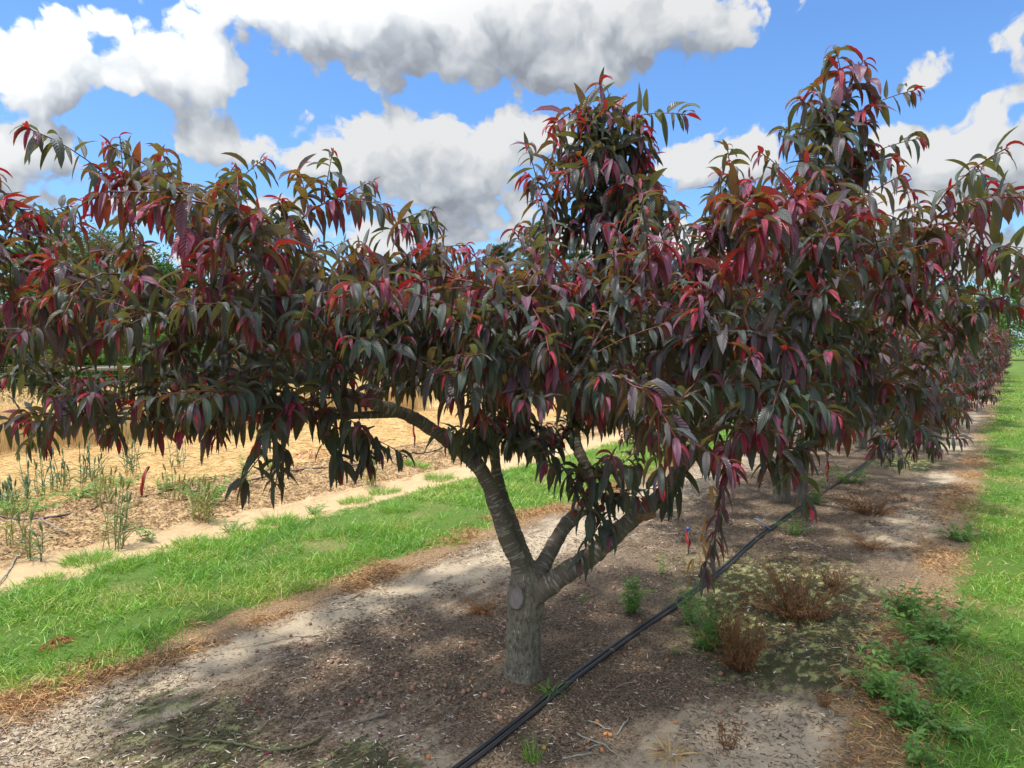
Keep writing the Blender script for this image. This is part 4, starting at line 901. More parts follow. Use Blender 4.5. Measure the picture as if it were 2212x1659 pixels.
def rye(x, y, h, n, label, seed, group='green rye clumps by the young row', dry=.1):
    rg = np.random.default_rng(seed); base = np.array([x, y, hz(x, y) - .01]); root = empty('rye_clump', base, label, 'rye', group); sa = Acc(); heads = []; la = Acc()
    for i in range(n):
        a = rg.uniform(0, 6.283); r = .10 * math.sqrt(rg.random()); b0 = base + [math.cos(a) * r, math.sin(a) * r, 0]; hh = h * rg.uniform(.55, 1.1); tp = b0 + [rg.normal() * .10 * hh, rg.normal() * .10 * hh, hh]
        pts = spline([b0, (b0 + tp) / 2 + rg.normal(size=3) * .008, tp], .08); ag = rg.uniform(.5, 1) if rg.random() > dry else .1
        V, Q, T_, C = tube(pts, .0034, 5); C[:, 0] = ag; C[:, 1] = .5; C[:, 2] = 0; C[:, 3] = .5; sa.add(V, Q, T_, C)
        d = (tp - pts[-2]); d = d / np.linalg.norm(d) + rg.normal(size=3) * .18; d /= np.linalg.norm(d); hp = spline([tp, tp + d * .045, tp + d * .09], .02)
        V, Q, T_, C = tube(hp, np.interp(np.linspace(0, 1, len(hp)), [0, .2, .7, 1], [.004, .0105, .009, .002]), 6); C[:, 0] = ag; C[:, 1] = rg.random(); C[:, 2] = 0; C[:, 3] = .5
        heads.append((V, Q, T_, C)); k = 6; u = rg.uniform(.05, .7, k); PP = b0 + (tp - b0) * u[:, None]; DD = rg.normal(size=(k, 3)); DD[:, 2] = np.abs(DD[:, 2]) + 1.2
        V, Q, C = blade_mesh(PP, DD, rg.uniform(.12, .24, k), np.full(k, .011), rg.uniform(.5, 2, k), rg.random(k), np.full(k, ag), 4); la.add(V, Q, None, C)
    sa.obj('stalks', M['rye_leaf'], root, base); [mk('seed_head', v_, q_, t_, M['rye_leaf'], root, {'leaf': c_}, True, base) for v_, q_, t_, c_ in heads]; la.obj('leaf_blades', M['rye_leaf'], root, base); return root

GW = 'weeds growing on the strips'
def P_(kind, X, Y, h, sp, n, label, seed, cat='weed', **k):
    x, y = gr(X, Y)
    if x > -4 and y < 8 and seed < 127: h *= 1.55; sp *= 1.35; n = int(n * 1.9)
    return plant(kind, x, y, h, sp, n, label, cat, GW, seed, **k)
P_('feather', 1362, 1325, .15, .07, 12, 'bushy grey green weed right of the trunk, left of the tube', 101)
P_('feather', 1520, 1400, .20, .10, 12, 'tall green weed leaning beside the black tube at lower right', 102)
P_('feather', 1490, 1345, .14, .06, 6, 'small green weed touching the upper side of the black tube', 103)
P_('dead', 1600, 1440, .20, .13, 34, 'rusty brown dried weed with shrivelled leaves below the tube', 104, 'dead weed')
P_('dead', 1560, 1400, .17, .07, 14, 'dry orange brown weed growing out of the leaning green weed', 105, 'dead weed')
P_('dead', 1725, 1330, .20, .22, 60, 'wide thin mat of dead brown weed on the dark moss', 106, 'dead weed', age=(.6, 1))
P_('dead', 1800, 1265, .11, .08, 14, 'pale rusty dried weed at the upper edge of the brown mat', 107, 'dead weed')
P_('broad', 1955, 1330, .12, .10, 18, 'bright green broad leaved weed at the top of the right hand weed patch', 108)
P_('broad', 2010, 1385, .13, .13, 24, 'dense bright green leafy weed in the right hand weed patch', 109)
P_('broad', 1960, 1440, .11, .12, 20, 'green leafy weed in the middle of the right hand weed patch', 110)
P_('broad', 1900, 1500, .11, .09, 14, 'darker green weed with yellow tips beside the pale sand', 111)
P_('broad', 1970, 1560, .12, .10, 16, 'sprawling green weed low in the right hand weed patch', 112)
P_('broad', 2055, 1500, .08, .08, 10, 'small green weed under the grass edge at lower right', 113)
P_('broad', 1985, 1650, .07, .05, 6, 'bright little weed at the bottom edge on the right', 114)
P_('broad', 2070, 1590, .06, .05, 6, 'tiny green weed on brown thatch at lower right', 115)
P_('feather', 1835, 1045, .22, .20, 22, 'wide light green weed behind the red ribbon stake', 116)
P_('feather', 1760, 1090, .18, .08, 6, 'thin green weed straddling the tube behind the foreground tree', 117)
P_('feather', 1900, 990, .20, .16, 14, 'light green weed near the far bend of the tube', 118)
P_('feather', 1720, 1150, .14, .08, 7, 'faint green weed right of the tube under hanging leaves', 119)
P_('broad', 2075, 1165, .10, .12, 12, 'green weed at the right edge of the middle sand patch', 120)
P_('dead', 1880, 1110, .14, .22, 34, 'brown dead weed patch on the strip beyond the moss', 121, 'dead weed', age=(.4, 1))
P_('dead', 1960, 1080, .10, .12, 16, 'rust brown dead weed near the middle sand patch', 122, 'dead weed')
P_('dead', 1880, 1180, .05, .14, 20, 'low curled dead weed above the middle sand patch', 123, 'dead weed', age=(.6, 1))
P_('feather', 1430, 1240, .12, .03, 2, 'single thin yellowish weed stem right of the trunk', 124, age=(0, .3))
P_('dead', 1780, 1520, .06, .04, 6, 'small rusty seedling standing on the pale sand', 125, 'dead weed')
P_('dead', 1570, 1610, .09, .05, 5, 'dark dry weed with dotted seed heads beside the straw tuft', 126, 'dead weed', age=(.8, 1))
P_('dead', 1040, 1325, .07, .10, 26, 'reddish brown dead weed left of the trunk', 127, 'dead weed', age=(.1, .6))
P_('broad', 445, 1085, .28, .28, 40, 'bushy bright green weed beside the young row tube', 128)
P_('broad', 360, 1075, .16, .14, 14, 'small green weed left of the bushy one in the young row', 129)
P_('feather', 530, 1055, .45, .15, 12, 'tall pale green weed behind the bushy one in the young row', 130)
P_('broad', 590, 1030, .14, .14, 12, 'low green weed on straw right of the tall pale one', 131)
P_('feather', 500, 1145, .12, .12, 16, 'grey green weed on brown mulch by the wheel track', 132)
P_('broad', 320, 1165, .15, .08, 8, 'small bright green weed on the inner edge of the wheel track', 133)
P_('feather', 680, 1105, .10, .10, 22, 'round grey green weed alone on the wheel track', 134)
for i, (X, Y, h, n, l) in enumerate([(190, 1205, .10, 200, 'large dark green grass tuft on the wheel track at left'), (265, 1225, .09, 120, 'green grass tuft right of the dark one on the track'), (350, 1207, .07, 110, 'flat grass tuft in the middle of the wheel track'),
        (95, 1250, .07, 80, 'yellowish grass tuft at the left end of the track'), (185, 1258, .07, 60, 'pale grass tuft touching the mown grass'), (410, 1170, .09, 100, 'fresh green grass tuft on the track behind the flat one'), (485, 1180, .08, 120, 'grass tuft on the track left of the low hanging shoot'),
        (600, 1125, .12, 190, 'wide green grass tuft on the track under the hanging shoot'), (540, 1150, .09, 120, 'dull grass tuft joined to the wide one'), (770, 1080, .10, 130, 'grass tuft where the track narrows'), (830, 1060, .10, 130, 'pale tuft of grass between track and straw'),
        (900, 1010, .12, 200, 'green grass patch below the far red stake'), (950, 1030, .12, 140, 'grass tuft at the far end of the track'), (860, 1100, .10, 130, 'tuft at the upper edge of the mown strip')]):
    x, y = gr(X, Y); tuft(x, y, h * 1.1, n * 3, .17 if n > 110 else .12, l, 'grass tuft', 'grass tufts on the wheel track', 200 + i)
P_('broad', 60, 1110, .16, .28, 26, 'low green weeds round the first rye clumps', 135)
P_('broad', 170, 1075, .17, .28, 28, 'low green weeds under the slanting rye ears', 136)
P_('broad', 270, 1050, .15, .22, 20, 'low green weeds at the foot of the tallest rye clump', 137)
x, y = gr(1255, 1300); tuft(x, y, .13, 9, .02, 'few upright green blades right of the trunk', 'grass tuft', None, 230)
x, y = gr(1190, 1500); tuft(x, y, .10, 34, .03, 'dark green grass tuft between the trunk foot and the tube', 'grass tuft', None, 231, bend=(1, 2.6), W=.006)
x, y = gr(1270, 1495); x, y = gr(1150, 1648); tuft(x, y, .10, 70, .03, 'fine green tuft with tiny white flowers at the bottom edge', 'grass tuft', None, 232, W=.0025, bend=(.1, .7), lean=.35)
x, y = gr(1450, 1625); tuft(x, y, .13, 110, .035, 'straw coloured dead grass tuft at the bottom edge', 'dead grass', None, 233, 'straw', (0, .6), .0038, (1.2, 3.0), lean=1.3)
x, y = gr(1195, 1240); tuft(x, y, .12, 22, .02, 'thin dark stalks hidden behind the trunk', 'grass tuft', None, 234)
for i, (X, Y, h, n, l) in enumerate([(40, 1085, .34, 9, 'dark green rye clump at the left edge of the view'), (80, 1075, .58, 9, 'rye clump with one tall bent ear, second from the left edge'), (130, 1062, .50, 11, 'green rye clump with slanting ears, third from the left edge'), (185, 1050, .55, 10, 'upright rye clump in front of the straw, fourth from the left edge'),
        (212, 1045, .52, 5, 'thin rye clump with a single tall ear'), (290, 1030, .75, 10, 'tallest green rye clump, with yellowing leaves'), (10, 1095, .25, 10, 'low rye clump cut by the left edge'), (385, 1010, .6, 5, 'pale sparse rye stalks behind the red stake')]):
    x, y = gr(X, Y); rye(x, y, h * .8, n, l, 300 + i)
for i, (X, Y, h, n, l, dr) in enumerate([(245, 1180, .50, 12, 'half dry rye clump on the mulch by the track', .6), (225, 1110, .3, 10, 'dry yellow stubble clump left of the half dry rye', 1), (440, 1125, .36, 16, 'dry stubble clump in the middle of the mulch strip', 1), (375, 1085, .34, 6, 'straw yellow stalks right of the leaning red stake', 1),
        (68, 1210, .32, 6, 'greenish yellow rye standing at the left end of the mulch', .5), (35, 1180, .36, 4, 'thin dry stalks at the far left of the mulch', 1), (800, 1050, .30, 10, 'dry stubble clump near the far end of the mulch', 1)]):
    x, y = gr(X, Y); rye(x, y, h, n, l, 330 + i, 'dry cereal clumps on the mulch', dr)

# ------------------------------------------------------------------ tubes, stakes, twigs, fruit
def gpath(pts, lift): return np.array([[x, y, hz(x, y) + lift] for x, y in pts])
def ground_tube(name, label, pts, r, group=None, wob=.0, seed=0):
    p2 = spline([(x, y, 0) for x, y in pts], .09); rg = np.random.default_rng(seed)
    p = np.array([[q[0] + wob * math.sin(q[1] * 2.1 + seed), q[1], 0] for q in p2]); z = hgt(p[:, 0], p[:, 1])
    k = np.ones(9) / 9; zs = np.convolve(np.pad(z, 4, 'edge'), k, 'valid'); p[:, 2] = np.maximum(zs, z - .004) + r * .9
    V, Q, T_, C = tube(p, r, 12); o = mk(name, V, Q, T_, M['tube'], None, None, True); return tag(o, label, 'hose', group)
tb = [gr(X, Y) for X, Y in [(1240, 1470), (1430, 1330), (1560, 1230), (1650, 1150), (1750, 1085)]]
tb = [(-1.72, .6), (-1.69, 1.4)] + [gr(1000, 1659)] + tb
far_ = [gr(1800, 1055), gr(1860, 1015), gr(1895, 990), gr(1925, 970), gr(1960, 940), gr(1990, 915)]
ground_tube('irrigation_hose', 'black irrigation hose running past the trunk, the one nearer the trunk', [(x - .013, y) for x, y in tb] + [(x - .01, y) for x, y in far_] + [(-1.6, 22), (-1.7, 45)], .0098, 'twin irrigation hoses')
ground_tube('irrigation_hose', 'black irrigation hose of the twin pair, on the side away from the trunk', [(x + .014, y) for x, y in tb] + [(-1.62, 9.5), (-1.6, 12)], .0098, 'twin irrigation hoses')
ground_tube('irrigation_hose', 'thin black drip hose along the young row in the mulch', [gr(-300, 1180), gr(0, 1140), gr(120, 1128), gr(300, 1090), gr(400, 1070), gr(640, 1030), gr(830, 1000), (-7.2, 12), (-7.2, 24)], .010)
def stick(name, label, pts, r0, r1, mat, cat='twig', group=None, side=(), lift=.004):
    """a twig lying on the ground, given by points of the ground it touches"""
    p = spline([(*gr(X, Y), 0) for X, Y in pts], .02); p[:, 2] = hgt(p[:, 0], p[:, 1]); m_ = np.linspace(p[0, 2], p[-1, 2], len(p)); p[:, 2] = np.maximum(p[:, 2], m_) + lift + r0 * .5
    rg = np.random.default_rng(int(abs(pts[0][0]))); p += rg.normal(size=p.shape) * .0012
    acc = Acc(); r0 *= .72; r1 *= .72; p += rg.normal(size=p.shape) * .0018; V, Q, T_, C = tube(p, np.linspace(r0, r1, len(p)) * rg.uniform(.7, 1.35, len(p)), 8); acc.add(V, Q, T_)
    for (u, X, Y) in side:
        a = p[int(u * (len(p) - 1))]; x, y = gr(X, Y); b = np.array([x, y, hz(x, y) + .008]); V, Q, T_, C = tube(spline([a, (a + b) / 2 + [0, 0, .006], b], .02), r1 * 1.1, 6); acc.add(V, Q, T_)
    o = mk(name, np.concatenate(acc.V), np.concatenate(acc.Q), np.concatenate(acc.T), M[mat], None, None, True, p[0]); return tag(o, label, cat, group)
TG = 'twigs fallen on the bare strip'
stick('fallen_branch', 'curved greenish fallen branch at the bottom left of the trunk', [(700, 1600), (660, 1618), (610, 1630), (560, 1628), (530, 1620), (480, 1612), (400, 1605), (340, 1598)], .009, .003, 'green_twig', 'branch', TG, [(.5, 505, 1590)])
stick('twig', 'long thin dark twig lying below the mown grass edge', [(690, 1377), (620, 1385), (560, 1398), (500, 1405)], .005, .002, 'twig', 'twig', TG, [(.4, 575, 1370)])
stick('twig', 'dark stick on pale sand at the grass edge', [(790, 1284), (730, 1305)], .005, .003, 'twig', 'twig', TG)
stick('twig', 'dark twig right of the long thin one', [(830, 1372), (780, 1392), (730, 1388)], .004, .002, 'twig', 'twig', TG)
stick('twig', 'pale lichen covered twig pointing right below the tube', [(1245, 1588), (1280, 1600), (1310, 1612), (1335, 1630)], .006, .003, 'lichen_twig', 'twig', TG, [(.3, 1262, 1610), (.6, 1270, 1620)])
stick('twig', 'grey lichen twig lying flat below the pointing one', [(1215, 1640), (1260, 1632), (1290, 1628)], .005, .003, 'lichen_twig', 'twig', TG)
stick('twig', 'short whitish lichen twig lying slanted left of the upright one', [(1270, 1558), (1295, 1565), (1318, 1573)], .006, .004, 'lichen_twig', 'twig', TG)
stick('twig', 'short whitish lichen twig standing towards the camera', [(1358, 1548), (1345, 1565), (1335, 1583)], .006, .004, 'lichen_twig', 'twig', TG)
stick('twig', 'forked grey twig right of the tube', [(1370, 1475), (1340, 1484), (1312, 1494)], .005, .003, 'twig', 'twig', TG, [(.9, 1318, 1505)])
stick('twig', 'thin brown twig left of the curved branch', [(660, 1545), (640, 1570), (630, 1588)], .004, .002, 'twig', 'twig', TG)
stick('twig', 'thick dark half buried stick left of the tube', [(835, 1545), (805, 1558), (780, 1568)], .011, .008, 'twig', 'stick', TG)
stick('twig', 'long fine twig crossing the sand left of the tube', [(990, 1530), (960, 1570), (940, 1600)], .003, .0015, 'twig', 'twig', TG)
stick('twig', 'thin straight twig pointing at the tube', [(1050, 1490), (1000, 1515), (950, 1545)], .003, .0015, 'twig', 'twig', TG)
stick('stick', 'weathered stick on the mulch of the young row', [(85, 1135), (120, 1150), (145, 1162)], .012, .009, 'twig', 'stick')
stick('stick', 'pale bent stick at the left edge of the mulch', [(-10, 1262), (30, 1215), (62, 1185)], .009, .006, 'lichen_twig', 'stick')
# emitter fitting beside the hose
x, y = gr(1665, 1145); x2, y2 = gr(1630, 1124); z = hz(x, y)
V, Q, T_, C = tube([[x, y, z + .02], [(x + x2) / 2, (y + y2) / 2, z + .035], [x2, y2, z + .03]], [.008, .007, .009], 10)
M['fitting'] = simple('grey_plastic', (.10, .14, .22), .4, .5)
tag(mk('drip_emitter', V, Q, T_, M['fitting'], None, None, True, (x, y, z)), 'small blue grey drip emitter lying beside the twin hoses', 'emitter')
def stake(label, X, Y, h, lean=(0, 0), w=.022, cap=False, hung=None):
    x, y = gr(X, Y) if hung is None else (hung[0], hung[1]); z = hz(x, y) if hung is None else hung[2]; base = np.array([x, y, z]); root = empty('ribbon_stake', base, label, 'stake', 'stakes with red ribbon')
    tp = base + [lean[0], lean[1], h]; V, Q, T_, C = tube([base - [0, 0, .03], tp], [.007, .006], 8); mk('stake', V, Q, T_, M['twig'], root, None, True, base)
    rg = np.random.default_rng(int(abs(X))); n = 16; V = []; Q = []
    for s_ in range(2):
        k0 = len(V); off = rg.uniform(0, 6)
        for i in range(n + 1):
            u = i / n; c_ = base + (tp - base) * (1 - u * .9) + np.array([math.cos(off + u * 5) * .012, math.sin(off + u * 5) * .012, 0]); a = off + u * 4
            dv = np.array([math.cos(a), math.sin(a), 0]) * w * .5 * (1 - .4 * u); V += [c_ - dv, c_ + dv]
        for i in range(n): q = k0 + i * 2; Q.append((q, q + 1, q + 3, q + 2))
    o = mk('ribbon', V, Q, None, M['red_paint'], root, None, True, base)
    if cap: V, Q = ball(tp, .014, 10, .02, (1, 1, 1.1)); mk('cap', V, Q, None, M['blue_cap'], root, None, True, base)
    return root
stake('leaning red ribbon stake on the mulch beside the young row hose', 303, 1083, .34, (.06, .05), .04)
stake('red ribbon stake standing upright on the mulch far left of the trunk', 895, 975, .40, (0, 0), .035)
stake('red ribbon stake beside the wide green weed', 1788, 1043, .34, (-.02, 0), .035)
stake('small red ribbon stake farthest down the row', 1917, 952, .40, (0, 0), .04)
stake('red ribbon stake with blue cap behind the dying shoot', 1488, 1195, .20, (-.01, 0), .02, True)

def heap(name, label, X, Y, mat, n, L, W, spread, h, age, seed, cat):
    rg = np.random.default_rng(seed); x, y = gr(X, Y); a = rg.uniform(0, 6.283, n); r = spread * np.sqrt(rg.random(n)); P = np.stack([x + np.cos(a) * r, y + np.sin(a) * r, hz(x, y) + rg.random(n) * h * (1 - r / spread * .8)], 1)
    D = np.stack([np.cos(a), np.sin(a), rg.uniform(-.1, .6, n)], 1)
    V, Q, C = leaf_mesh(P, D, L * rg.uniform(.6, 1.2, n), np.full(n, W), rg.uniform(.6, 2.5, n), rg.uniform(.2, .8, n), rg.normal(size=n) * .6, np.full(n, .05), rg.uniform(*age, n), rg.random(n), 5)
    o = mk(name, V, Q, None, M[mat], None, {'leaf': C}, True, (x, y, hz(x, y))); return tag(o, label, cat)
heap('wilted_shoot', 'wilted magenta leaves of a young tree lying on the straw', 680, 985, 'magenta_leaf', 60, .13, .022, .26, .13, (0, .6), 401, 'wilted shoot')
heap('wilted_shoot', 'withered dark red leaves on mulch behind the leaning stake', 418, 1047, 'dead_leaf', 36, .12, .03, .18, .12, (.5, 1), 402, 'wilted shoot')
heap('dry_clod', 'brown clump of cut grass lying on the mown strip', 130, 1385, 'dead_leaf', 420, .03, .005, .06, .05, (.2, .8), 403, 'grass clump')
heap('dry_clod', 'smaller brown clump of cut grass left of the other clump', 108, 1396, 'dead_leaf', 300, .03, .005, .045, .035, (.2, .8), 404, 'grass clump')
def dead_shoot():
    a = at(1562, 1050, 2.75); p = spline([a, at(1556, 1110, 2.76), at(1545, 1160, 2.77), at(1525, 1210, 2.78), at(1520, 1235, 2.78)], .03); rg = np.random.default_rng(5); base = p[0]
    root = empty('dying_shoot', base, 'wilted brown and dark red shoot hanging down at the right of the trunk', 'shoot'); V, Q, T_, C = tube(p, .003, 6); mk('stem', V, Q, T_, M['twig'], root, None, True, base)
    n = 44; i = rg.integers(0, len(p), n); P = p[i] + rg.normal(size=(n, 3)) * .004; D = rg.normal(size=(n, 3)) * .5; D[:, 2] = -.8
    V, Q, C = leaf_mesh(P, D, rg.uniform(.07, .12, n), np.full(n, .022), rg.uniform(1, 2.5, n), rg.uniform(.4, 1.1, n), rg.normal(size=n), np.full(n, .08), rg.uniform(.35, 1, n), rg.random(n), 6)
    mk('foliage', V, Q, None, M['peach_leaf'], root, {'leaf': C}, True, base)
    V, Q, C = leaf_mesh(P[:10] + [-.05, 0, .0], D[:10], rg.uniform(.06, .10, 10), np.full(10, .022), rg.uniform(1, 2.5, 10), rg.uniform(.4, 1.1, 10), rg.normal(size=10), np.full(10, .08), rg.uniform(0, .3, 10), rg.random(10), 6)
    mk('withered_leaves', V, Q, None, M['dead_leaf'], root, {'leaf': C}, True, base)
dead_shoot()
# fruit and leaves fallen on the strip
def fruits():
    rg = np.random.default_rng(77); V, Q = ball((0, 0, 0), .011, 8, .12, (1, 1, .8)); pm = mk('fallen_fruitlet', V, Q, None, M['fallen'], None, None, True); tag(pm, 'small dry fuzzy brown peach fruitlet lying on the dark soil', 'fruitlet', 'dry fruitlets on the soil')
    pts = [gr(X, Y) for X, Y in [(1114, 1450), (1100, 1325), (1120, 1330), (1085, 1350), (1066, 1345), (1140, 1400)]]
    for (cx, cy, sx, sy, n) in [(1090, 1330, 60, 45, 34), (1000, 1420, 90, 60, 26), (860, 1440, 100, 60, 26), (1330, 1280, 90, 60, 26), (1650, 1200, 100, 60, 24), (1420, 1450, 120, 70, 16), (900, 1560, 160, 60, 16), (700, 1440, 100, 50, 14), (1700, 1430, 60, 40, 6)]:
        for _ in range(n): pts.append(gr(cx + rg.normal() * sx, min(1650, cy + rg.normal() * sy)))
    first = True
    for x, y in pts:
        if math.hypot(x + 1.89, y - 2.79) < .13 or not (-3.5 < x < -.4): continue
        o = pm if first else pm.copy()
        if not first: COL.objects.link(o)
        first = False; s_ = rg.uniform(.6, 1.3); o.location = (x, y, hz(x, y) + .006 * s_); o.scale = (s_, s_, s_ * rg.uniform(.8, 1)); o.rotation_euler = (rg.uniform(0, 3), rg.uniform(0, 3), rg.uniform(0, 6))
    V, Q = ball((0, 0, 0), .010, 9, .3, (1, 1, .7)); om = mk('orange_fruitlet', V, Q, None, M['pit'], None, None, True); tag(om, 'crumpled orange fruitlet on the soil near the tube', 'fruitlet', 'orange fruitlets by the tube'); first = True
    for (X, Y) in [(1175, 1618), (1270, 1602), (1308, 1583), (1318, 1586), (1460, 1560), (1016, 1480), (1290, 1560), (1440, 1430), (1300, 1620), (925, 1640)]:
        x, y = gr(X, Y); o = om if first else om.copy()
        if not first: COL.objects.link(o)
        first = False; o.location = (x, y, hz(x, y) + .007); o.rotation_euler = (rg.uniform(0, 3), rg.uniform(0, 3), 0)
    for k, (X, Y, ag, l, mt) in enumerate([(2215 * .982, 1100, .1, 'x', 'dead_leaf'), (1915, 1437, .1, 'orange fallen leaf beside the weeds', 'dead_leaf'), (820, 1605, .1, 'red fallen leaf resting on the curved branch', 'magenta_leaf'), (590, 1633, .1, 'dark red fallen leaf below the curved branch', 'magenta_leaf'), (552, 1552, 0, 'magenta fallen leaf on the greenish soil', 'magenta_leaf'),
                                        (1720, 1355, .5, 'reddish fallen leaf on the moss', 'magenta_leaf'), (1750, 1382, .1, 'small orange leaf under the brown weed', 'dead_leaf'), (1610, 1570, .9, 'curled dark brown leaf on the pale sand', 'dead_leaf'), (1645, 1578, .6, 'chewed brown leaf on the pale sand', 'dead_leaf'), (545, 1515, .1, 'tiny pink leaf left of centre', 'magenta_leaf'), (1250, 1625, .4, 'brown leaf by the lichen twig', 'dead_leaf'), (1420, 1625, .9, 'dark red leaf beside the straw tuft', 'magenta_leaf')]):
        if l == 'x': continue
        x, y = gr(X, Y); a = rg.uniform(0, 6); P = np.array([[x, y, hz(x, y) + .012]]); D = np.array([[math.cos(a), math.sin(a), .1]])
        V, Q, C = leaf_mesh(P, D, np.array([.038]), np.array([.016]), np.array([.3]), np.array([.4]), np.array([.2]), np.array([.08]), np.array([ag]), np.array([.6]), 6)
        tag(mk('fallen_leaf', V, Q, None, M[mt], None, {'leaf': C}, True, (x, y, hz(x, y))), l, 'leaf', 'fallen leaves on the strip')
fruits()

# ------------------------------------------------------------------ fence and far trees
def fence():
    x0 = -19.0; root = empty('wire_fence', (x0, 5, 0), 'woven wire fence on grey wooden posts behind the wheat', 'fence'); o0 = np.array([x0, 5, 0])
    ys = [7.9 + 6 * k for k in range(-3, 9)]
    for k, y in enumerate(ys):
        V, Q, T_, C = tube([[x0, y, -.1], [x0, y, .6], [x0, y, 1.22]], .055, 10); mk('post', V, Q, T_, M['post'], root, None, True, o0)
    V, Q, T_, C = tube([[x0, 7.9, 1.08], [x0, 13.9, 1.10]], .04, 8); mk('brace_rail', V, Q, T_, M['post'], root, None, True, o0)
    acc = Acc(); ya, yb = ys[0], ys[-1]
    for z in np.linspace(.1, 1.15, 9): V, Q, T_, C = tube([[x0 + .07, ya, z], [x0 + .07, yb, z]], .003, 4, False); acc.add(V, Q)
    for y in np.arange(ya, 24, .15): V, Q, T_, C = tube([[x0 + .07, y, .1], [x0 + .07, y, 1.15]], .0025, 4, False); acc.add(V, Q)
    mk('wire_mesh', np.concatenate(acc.V), np.concatenate(acc.Q), None, M['wire'], root, None, True, o0)
fence()
M['tree_bark'] = simple('tree_bark', (.10, .08, .06), .95, .1, .4, 8, .6, .03)
def fol(name, stops, tf=.25):
    m, T = newmat(name); a = T.attr('leaf'); s = T.n.new('ShaderNodeSeparateColor'); T.l.new(a['Color'], s.inputs[0]); age, rnd, _ = s.outputs
    c = T.ramp(age, stops); br = T.m('MULTIPLY_ADD', rnd, .7, .65); c = T.mix(1.0, c, T.comb(br, br, br), 'MULTIPLY')
    p = princ(T, c, .55, .35); t = T.n.new('ShaderNodeBsdfTranslucent'); T.l.new(T.mix(.4, c, (.2, .42, .03)), t.inputs[0]); mx = T.n.new('ShaderNodeMixShader'); mx.inputs[0].default_value = tf
    T.l.new(p.outputs[0], mx.inputs[1]); T.l.new(t.outputs[0], mx.inputs[2]); T.l.new(mx.outputs[0], T.out.inputs[0]); return m
M['fol_light'] = fol('light_foliage', [(0, (.055, .12, .02)), (1, (.13, .25, .035))]); M['fol_dark'] = fol('dark_foliage', [(0, (.018, .045, .014)), (1, (.05, .105, .025))]); M['fol_pine'] = fol('pine_foliage', [(0, (.02, .045, .018)), (1, (.05, .09, .03))], .1)
def far_tree(kind, x, y, h, w, label, cat, group, seed, low=.12, n=9000, mat=None, ls=.13):
    rg = np.random.default_rng(seed); root = empty({'pine': 'pine_tree', 'shrub': 'shrub'}.get(kind, 'leafy_tree'), (x, y, 0), label, cat, group); o0 = np.array([x, y, 0])
    tip = np.array([x + rg.normal() * .2, y + rg.normal() * .2, h * .8]); acc = Acc(); tp = spline([o0 - [0, 0, .2], o0 + [rg.normal() * .1, 0, h * .4], tip], .5); rb = .012 * h + .02
    V, Q, T_, C = tube(tp, np.linspace(rb * 1.3, rb * .3, len(tp)), 8); acc.add(V, Q, T_)
    cl = []; nc = 26 if kind != 'pine' else 30
    for i in range(nc):
        a = rg.uniform(0, 6.283)
        if kind == 'pine': u = rg.uniform(.45, 1); rr = w * .5 * (1.15 - u) * rg.uniform(.5, 1.3) + .1; c = np.array([x + math.cos(a) * rr, y + math.sin(a) * rr, h * u]); s_ = np.array([.8, .8, .32]) * rg.uniform(.5, 1.0) * w * .22
        else:
            u = low + (1 - low) * rg.random() ** .8; rr = w * .5 * math.sqrt(max(.03, 1 - ((u - .5) / .56) ** 2)) * rg.uniform(.35, .95); c = np.array([x + math.cos(a) * rr, y + math.sin(a) * rr, h * u * .93]); s_ = np.array([1, 1, .75]) * rg.uniform(.6, 1.25) * w * .19
        cl.append((c, s_)); b = tp[min(len(tp) - 1, int(np.clip(c[2] / h, .1, .95) * len(tp) * .85))]; V, Q, T_, C = tube([b, (b + c) / 2 + [0, 0, .1], c], [rb * .35, rb * .22, .015], 5); acc.add(V, Q, T_)
    mk('trunk', np.concatenate(acc.V), np.concatenate(acc.Q), np.concatenate(acc.T), M['tree_bark'], root, None, True, o0)
    k = rg.integers(0, nc, n); C0 = np.array([c for c, s in cl])[k]; S0 = np.array([s for c, s in cl])[k]; d = nrmz(rg.normal(size=(n, 3))); rad = rg.random(n) ** .42
    P = C0 + d * S0 * rad[:, None] * (1 + .14 * rg.normal(size=n))[:, None]; P[:, 2] = np.maximum(P[:, 2], .1)
    tone = np.array([rg.uniform(0, 1) for _ in range(nc)])[k] * .6 + rg.random(n) * .4
    a1 = nrmz(d + rg.normal(size=(n, 3)) * .8); a2 = nrmz(np.cross(a1, rg.normal(size=(n, 3)))); l = ls * rg.uniform(.6, 1.3, n)[:, None]; wd = l * (.5 if kind != 'pine' else .16); l = l * (1 if kind != 'pine' else 1.5)
    V = np.stack([P - a1 * l * .5, P + a2 * wd * .5, P + a1 * l * .5, P - a2 * wd * .5], 1); V[:, 1, 2] += .01
    Cc = np.zeros((n, 4, 4)); Cc[..., 0] = tone[:, None]; Cc[..., 1] = rg.random(n)[:, None]; i0 = np.arange(n) * 4
    mk('crown', V.reshape(-1, 3), np.stack([i0, i0 + 1, i0 + 2, i0 + 3], 1), None, M[mat or {'pine': 'fol_pine'}.get(kind, 'fol_light')], root, {'leaf': Cc.reshape(-1, 4)}, False, o0); return root
def polar(X, dep): r, f = ray(X, 755); return float(r[0] / f * dep), float(r[1] / f * dep)
FT = 'green trees and shrubs beyond the fence'
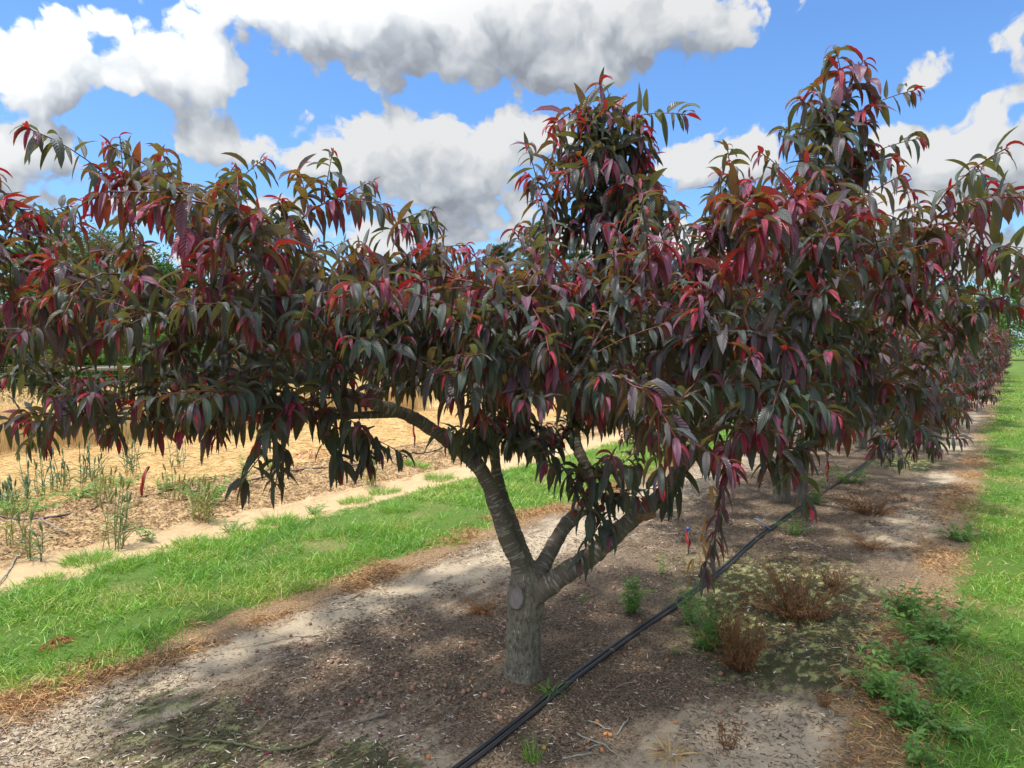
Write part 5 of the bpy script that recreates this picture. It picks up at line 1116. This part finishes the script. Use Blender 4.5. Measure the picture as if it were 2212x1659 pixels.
for i, (k, X, dep, h, w, lab, mat, n) in enumerate([
    ('tree', -120, 24, 6.4, 5.0, 'broad light green tree beyond the left edge of the field', 'fol_light', 9000), ('tree', 30, 24, 5.2, 4.6, 'light green rounded tree behind the fence at the left edge', 'fol_light', 12000), ('tree', 150, 27, 6.3, 5.0, 'tall dark green tree rising over the light one at left', 'fol_dark', 12000), ('tree', 250, 30, 6.6, 4.6, 'dark tree with ragged top right of the tall one', 'fol_dark', 11000),
    ('shrub', -20, 20, 2.3, 3.2, 'dark green shrub against the wire at the left edge', 'fol_dark', 9000), ('shrub', 70, 20.2, 2.5, 3.0, 'mid green shrub behind the wire left of the post', 'fol_dark', 9000), ('shrub', 175, 20.6, 2.6, 3.2, 'bright yellow green shrub behind the fence post', 'fol_light', 10000), ('shrub', 280, 22, 2.4, 3.0, 'light green shrub right of the fence post', 'fol_light', 8000),
    ('shrub', -130, 20, 2.6, 3.6, 'large shrub just outside the left edge', 'fol_dark', 7000), ('tree', 360, 34, 5.6, 4.4, 'green tree seen low between the red branches at left', 'fol_dark', 8000), ('shrub', 380, 26, 2.6, 3.6, 'low shrub hidden behind the red branches', 'fol_dark', 5000), ('shrub', 500, 31, 2.6, 4, 'low shrub far behind the drooping shoots', 'fol_dark', 5000),
    ('tree', 480, 40, 5.2, 5, 'low dark tree behind the middle of the left crown', 'fol_dark', 7000), ('tree', 600, 46, 6.2, 5.5, 'dark tree hidden behind the left centre of the crown', 'fol_dark', 6000), ('tree', 740, 52, 7.2, 6, 'tree hidden behind the centre left shoots', 'fol_dark', 6000), ('tree', 880, 58, 8.2, 6.5, 'green tree peeking through the crown left of centre', 'fol_dark', 6000),
    ('pine', 950, 62, 10.2, 5, 'small pine top seen above the red leaves left of centre', None, 8000), ('pine', 1085, 64, 10.8, 5.5, 'pine top right behind the centre shoots', None, 8000), ('pine', 1165, 62, 12.2, 5.5, 'tallest pine top showing above the centre of the crown', None, 9000), ('pine', 1245, 66, 11.4, 5, 'pine top right of the tallest one', None, 8000), ('pine', 1310, 70, 11.2, 5, 'faint pine top left of the tall central sprouts', None, 7000),
    ('tree', 1000, 60, 8, 7, 'broad tree under the pines left of centre', 'fol_dark', 6000), ('tree', 1200, 62, 8, 8, 'broad tree under the pines at the centre', 'fol_dark', 6000), ('tree', 1400, 74, 9, 8, 'broad tree hidden behind the right half of the crown', 'fol_dark', 6000), ('pine', 1560, 84, 11, 6, 'pine hidden behind the right half of the crown', None, 6000), ('tree', 1750, 92, 10, 9, 'tree hidden behind the tall right sprout', 'fol_dark', 6000), ('tree', 1950, 96, 10, 9, 'tree hidden behind the row of peaches', 'fol_dark', 6000),
    ('tree', 2090, 98, 10.5, 9, 'dark tree at the end of the peach row', 'fol_dark', 8000), ('tree', 2165, 90, 10.5, 8, 'green tree above the far end of the row', 'fol_light', 9000), ('tree', 2230, 94, 9.5, 9, 'green tree cut by the right edge', 'fol_light', 9000), ('tree', 2330, 90, 10, 9, 'tree beyond the right edge', 'fol_dark', 6000), ('pine', 2250, 104, 14, 7, 'far pine above the right edge', None, 8000)]):
    x, y = polar(X, dep); far_tree(k, x, y, h, w, lab, {'pine': 'pine', 'shrub': 'shrub'}.get(k, 'tree'), FT, 500 + i, low=.05 if k == 'shrub' else .12, n=n, mat=mat, ls=.12 if dep < 32 else .30)
